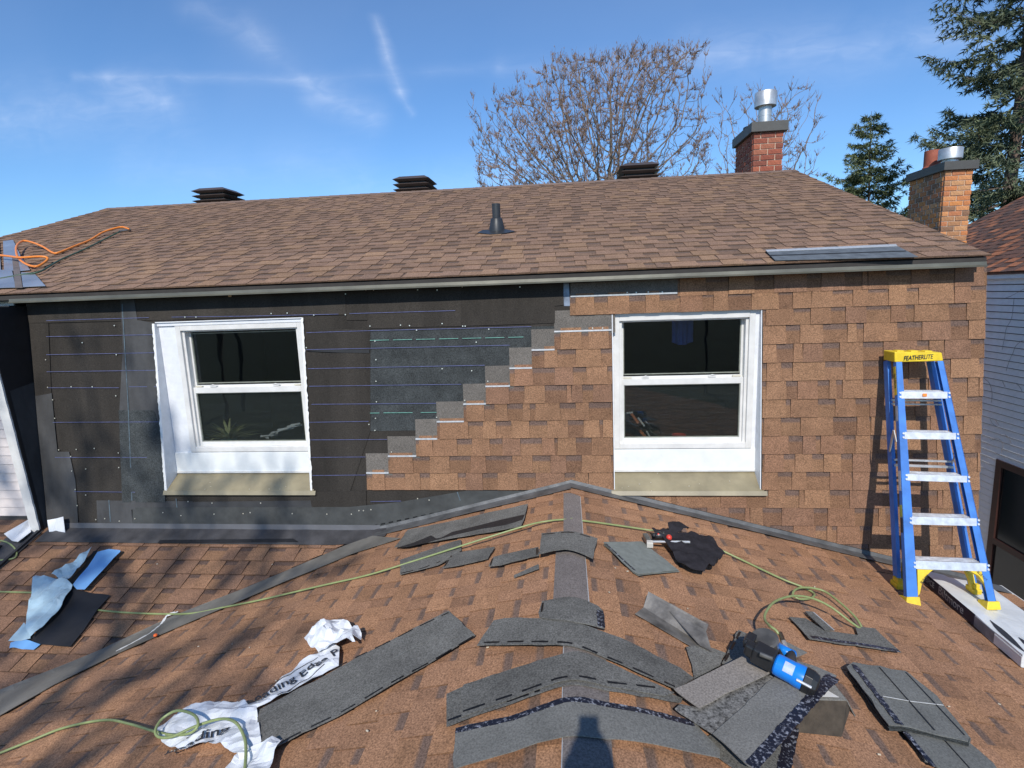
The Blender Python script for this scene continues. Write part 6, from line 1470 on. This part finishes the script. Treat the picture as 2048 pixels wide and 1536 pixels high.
def spruce(label, x, y, z0, ztop, rad, seed, needle, trunk_r, prof=lambda f: 1, nb=70, dens=1.0, zlow=0, tuft=.14, lean=0):
    rng = random.Random(seed); t = thing('spruce_tree', label, 'tree', 'spruce trees behind the houses', (x, y, z0)); H_ = ztop - z0
    g = MB(); pts = [Vector((lean * (k / 10), 0, H_ * k / 10)) for k in range(11)]; g.tube(pts, [trunk_r * (1 - k / 10.4) for k in range(11)], 9); g.build('trunk', M_SPBARK, t, smooth=True)
    br, nd_ = MB(), MB()
    for k in range(nb):
        f = (k + rng.uniform(-.4, .4)) / nb; f = min(max(f, 0), .995); zz = zlow + (H_ - zlow) * f
        L_ = rad * prof(f) * rng.uniform(.72, 1.18); nbr = rng.choice((3, 4, 4, 5))
        a0 = rng.uniform(0, 6.28)
        for b in range(nbr):
            a = a0 + b * 6.283 / nbr + rng.uniform(-.5, .5); l = L_ * rng.uniform(.65, 1.1); d = Vector((math.cos(a), math.sin(a), 0)); s = Vector((-d.y, d.x, 0)); o = Vector((lean * zz / H_, 0, zz)); n_ = 9; P = []
            droop = rng.uniform(.10, .30)
            for i in range(n_ + 1):
                u = i / n_; P.append(o + d * l * u + Vector((0, 0, l * (.10 * u - droop * 4 * u * (1 - u) * .5 - droop * .35 * u + .16 * u ** 3))) + s * l * .06 * math.sin(u * 3 + b))
            br.tube(P, [max(.006, .022 * (1 - i / n_) * l / 1.5) for i in range(n_ + 1)], 3, False)
            m_ = int(l / .13 * dens) + 3
            for j in range(m_):
                u = .18 + .82 * (j + rng.random()) / m_; q = P[min(n_, int(u * n_))].lerp(P[min(n_, int(u * n_) + 1)], u * n_ - int(u * n_))
                for sg in (-1, 1):
                    sl = l * .34 * (1.15 - u) * rng.uniform(.5, 1.3) + .10; dd = (d * .55 + s * sg * rng.uniform(.5, 1.0) + Vector((0, 0, rng.uniform(-.55, -.05)))).normalized(); ns = max(2, int(sl / .10))
                    for w_ in range(ns):
                        qq = q + dd * sl * (w_ + .6) / ns
                        for _ in range(7):
                            e = (dd * .8 + Vector((rng.uniform(-1, 1), rng.uniform(-1, 1), rng.uniform(-1, .9)))).normalized(); tl = tuft * rng.uniform(.6, 1.2); sd_ = e.cross(Vector((rng.uniform(-1, 1), rng.uniform(-1, 1), rng.uniform(-1, 1)))).normalized() * tl * .10
                            nd_.add([qq - sd_, qq + sd_, qq + e * tl], [(0, 1, 2)])
    br.build('branches', M_SPBARK, t)['kind'] = 'stuff'; nd_.build('needles', needle, t)['kind'] = 'stuff'
    return t
def prof_small(f): return (1 - f) ** .75 * (.55 + .45 * min(1, f * 5 + .3)) + .03
YS = 22.0; a = at_y(1752, 430, YS); b = at_y(1743, 222, YS)
spruce('small spruce standing between the two chimneys', a.x, YS, -5.7, b.z, 2.5, 3, M_NEEDLE, .13, prof_small, nb=34, zlow=4.5, tuft=.17, dens=.7, lean=b.x - a.x)
YS = 17.5; a = at_y(2003, 430, YS); 
def prof_big(f): return (1 - f) ** .62 * .93 + .05
spruce('tall blue green spruce at the right edge of the picture', a.x, YS, -5.7, 15.5, 2.8, 6, M_NEEDLE2, .24, prof_big, nb=40, zlow=6.6, tuft=.19, dens=.75, lean=.35)

# ------------------------------------------------------------------ the photographer, who throws the shadow on the ridge
def skin_mesh(name, verts, edges, radii, mt, parent, sub=2):
    me = bpy.data.meshes.new(name); me.from_pydata(verts, edges, []); o = bpy.data.objects.new(name, me); C.objects.link(o)
    sk = o.modifiers.new('skin', 'SKIN'); sk.use_smooth_shade = True; sb = o.modifiers.new('sub', 'SUBSURF'); sb.levels = sub; sb.render_levels = sub
    for i, r_ in enumerate(radii):
        v = me.skin_vertices[0].data[i]; v.radius = (r_, r_) if not isinstance(r_, tuple) else r_; v.use_root = (i == 0)
    dg = bpy.context.evaluated_depsgraph_get(); m2 = bpy.data.meshes.new_from_object(o.evaluated_get(dg)); bpy.data.objects.remove(o)
    m2.name = name; m2.materials.clear(); m2.materials.append(mt); return new_obj(name, m2, parent)
PX, PY = .0, -.25
per = thing('person', 'photographer in dark work clothes standing on the ridge and holding up a phone', 'person', loc=(PX, PY, ZR))
per.scale = (.93, .93, .93)
V = [(0, 0, .86), (0, .01, 1.02), (0, 0, 1.20), (0, .0, 1.36), (0, .01, 1.44), (0, .035, 1.52),
     (-.095, 0, .82), (-.13, .05, .46), (-.17, .0, .02), (-.17, .12, -.02),
     (.095, 0, .82), (.13, .05, .46), (.17, .0, .02), (.17, .12, -.02),
     (-.16, 0, 1.35), (-.21, .14, 1.18), (-.075, .19, 1.46),
     (.16, 0, 1.35), (.21, .14, 1.18), (.075, .19, 1.46)]
E_ = [(0, 1), (1, 2), (2, 3), (3, 4), (4, 5), (0, 6), (6, 7), (7, 8), (8, 9), (0, 10), (10, 11), (11, 12), (12, 13), (3, 14), (14, 15), (15, 16), (3, 17), (17, 18), (18, 19)]
Rr = [(.155, .11), (.15, .10), (.185, .12), (.195, .10), .07, .06, .095, .065, .045, .04, .095, .065, .045, .04, .065, .05, .032, .065, .05, .032]
skin_mesh('body', V, E_, Rr, M_SHIRT, per)
head = MB(); prof = [(.02, -.115), (.055, -.10), (.075, -.06), (.085, 0), (.083, .05), (.06, .095), (.02, .112)]; head.tube_lathe(Vector((0, .035, 1.60)), Vector((0, 0, 1)), prof, 20, 0); ho = head.build('head', M_SKIN, per, smooth=True)
ho.scale = (.84, 1.1, 1); ho.location = (0, -.004, 0)
g = MB(); g.tube([(0, .125, 1.62), (0, .150, 1.585), (0, .13, 1.575)], [.008, .014, .008], 8)
for s in (-1, 1):
    g.tube_lathe(Vector((s * .032, .108, 1.615)), Vector((0, 1, 0)), [(.012, 0), (.010, .012), (.002, .016)], 10, 0); g.tube([(s * .080, .03, 1.57), (s * .088, .02, 1.60), (s * .080, .015, 1.63)], [.008, .012, .008], 8)
g.tube([(-.022, .128, 1.545), (0, .135, 1.543), (.022, .128, 1.545)], [.003, .006, .003], 6); g.build('face', M_SKIN, per, smooth=True)
g = MB(); g.tube_lathe(Vector((0, .030, 1.63)), Vector((0, 0, 1)), [(.078, 0), (.081, .03), (.070, .065), (.045, .088), (.01, .096)], 20, 0); g.hexa([(-.06, .10, 1.632), (.06, .10, 1.632), (.045, .19, 1.622), (-.045, .19, 1.622)], [(-.06, .10, 1.638), (.06, .10, 1.638), (.045, .19, 1.628), (-.045, .19, 1.628)]); g.build('cap', mat('blue_cap', (.04, .07, .25), .8, .1, 20), per, smooth='auto')
for s in (-1, 1):
    vs = [(s * .075, .19, 1.46), (s * .055, .205, 1.52)]; es = [(0, 1)]; rs = [.030, (.034, .016)]
    skin_mesh('hand', vs, es, rs, M_SKIN, per, 1)
    g = MB()
    for k in range(4):
        b = Vector((s * (.050 - k * .004), .21, 1.515 + k * .018)); g.tube([b, b + Vector((-s * .018, .010, .008)), b + Vector((-s * (.034 - .005 * abs(k - 1)), -.002, .010))], [.0095, .0085, .006], 8)
    b = Vector((s * .05, .19, 1.52)); g.tube([b, b + Vector((-s * .02, .012, .035)), b + Vector((-s * .045, .02, .05))], [.011, .009, .007], 8); g.build('fingers', M_SKIN, per, smooth=True)
ph = thing('phone', 'black phone held up in front of the photographer', 'phone'); g = MB(); g.box((0, -.045, -.065), (.070, .008, .14)); g.build('case', M_GUNBLK, ph, bevel=.003)
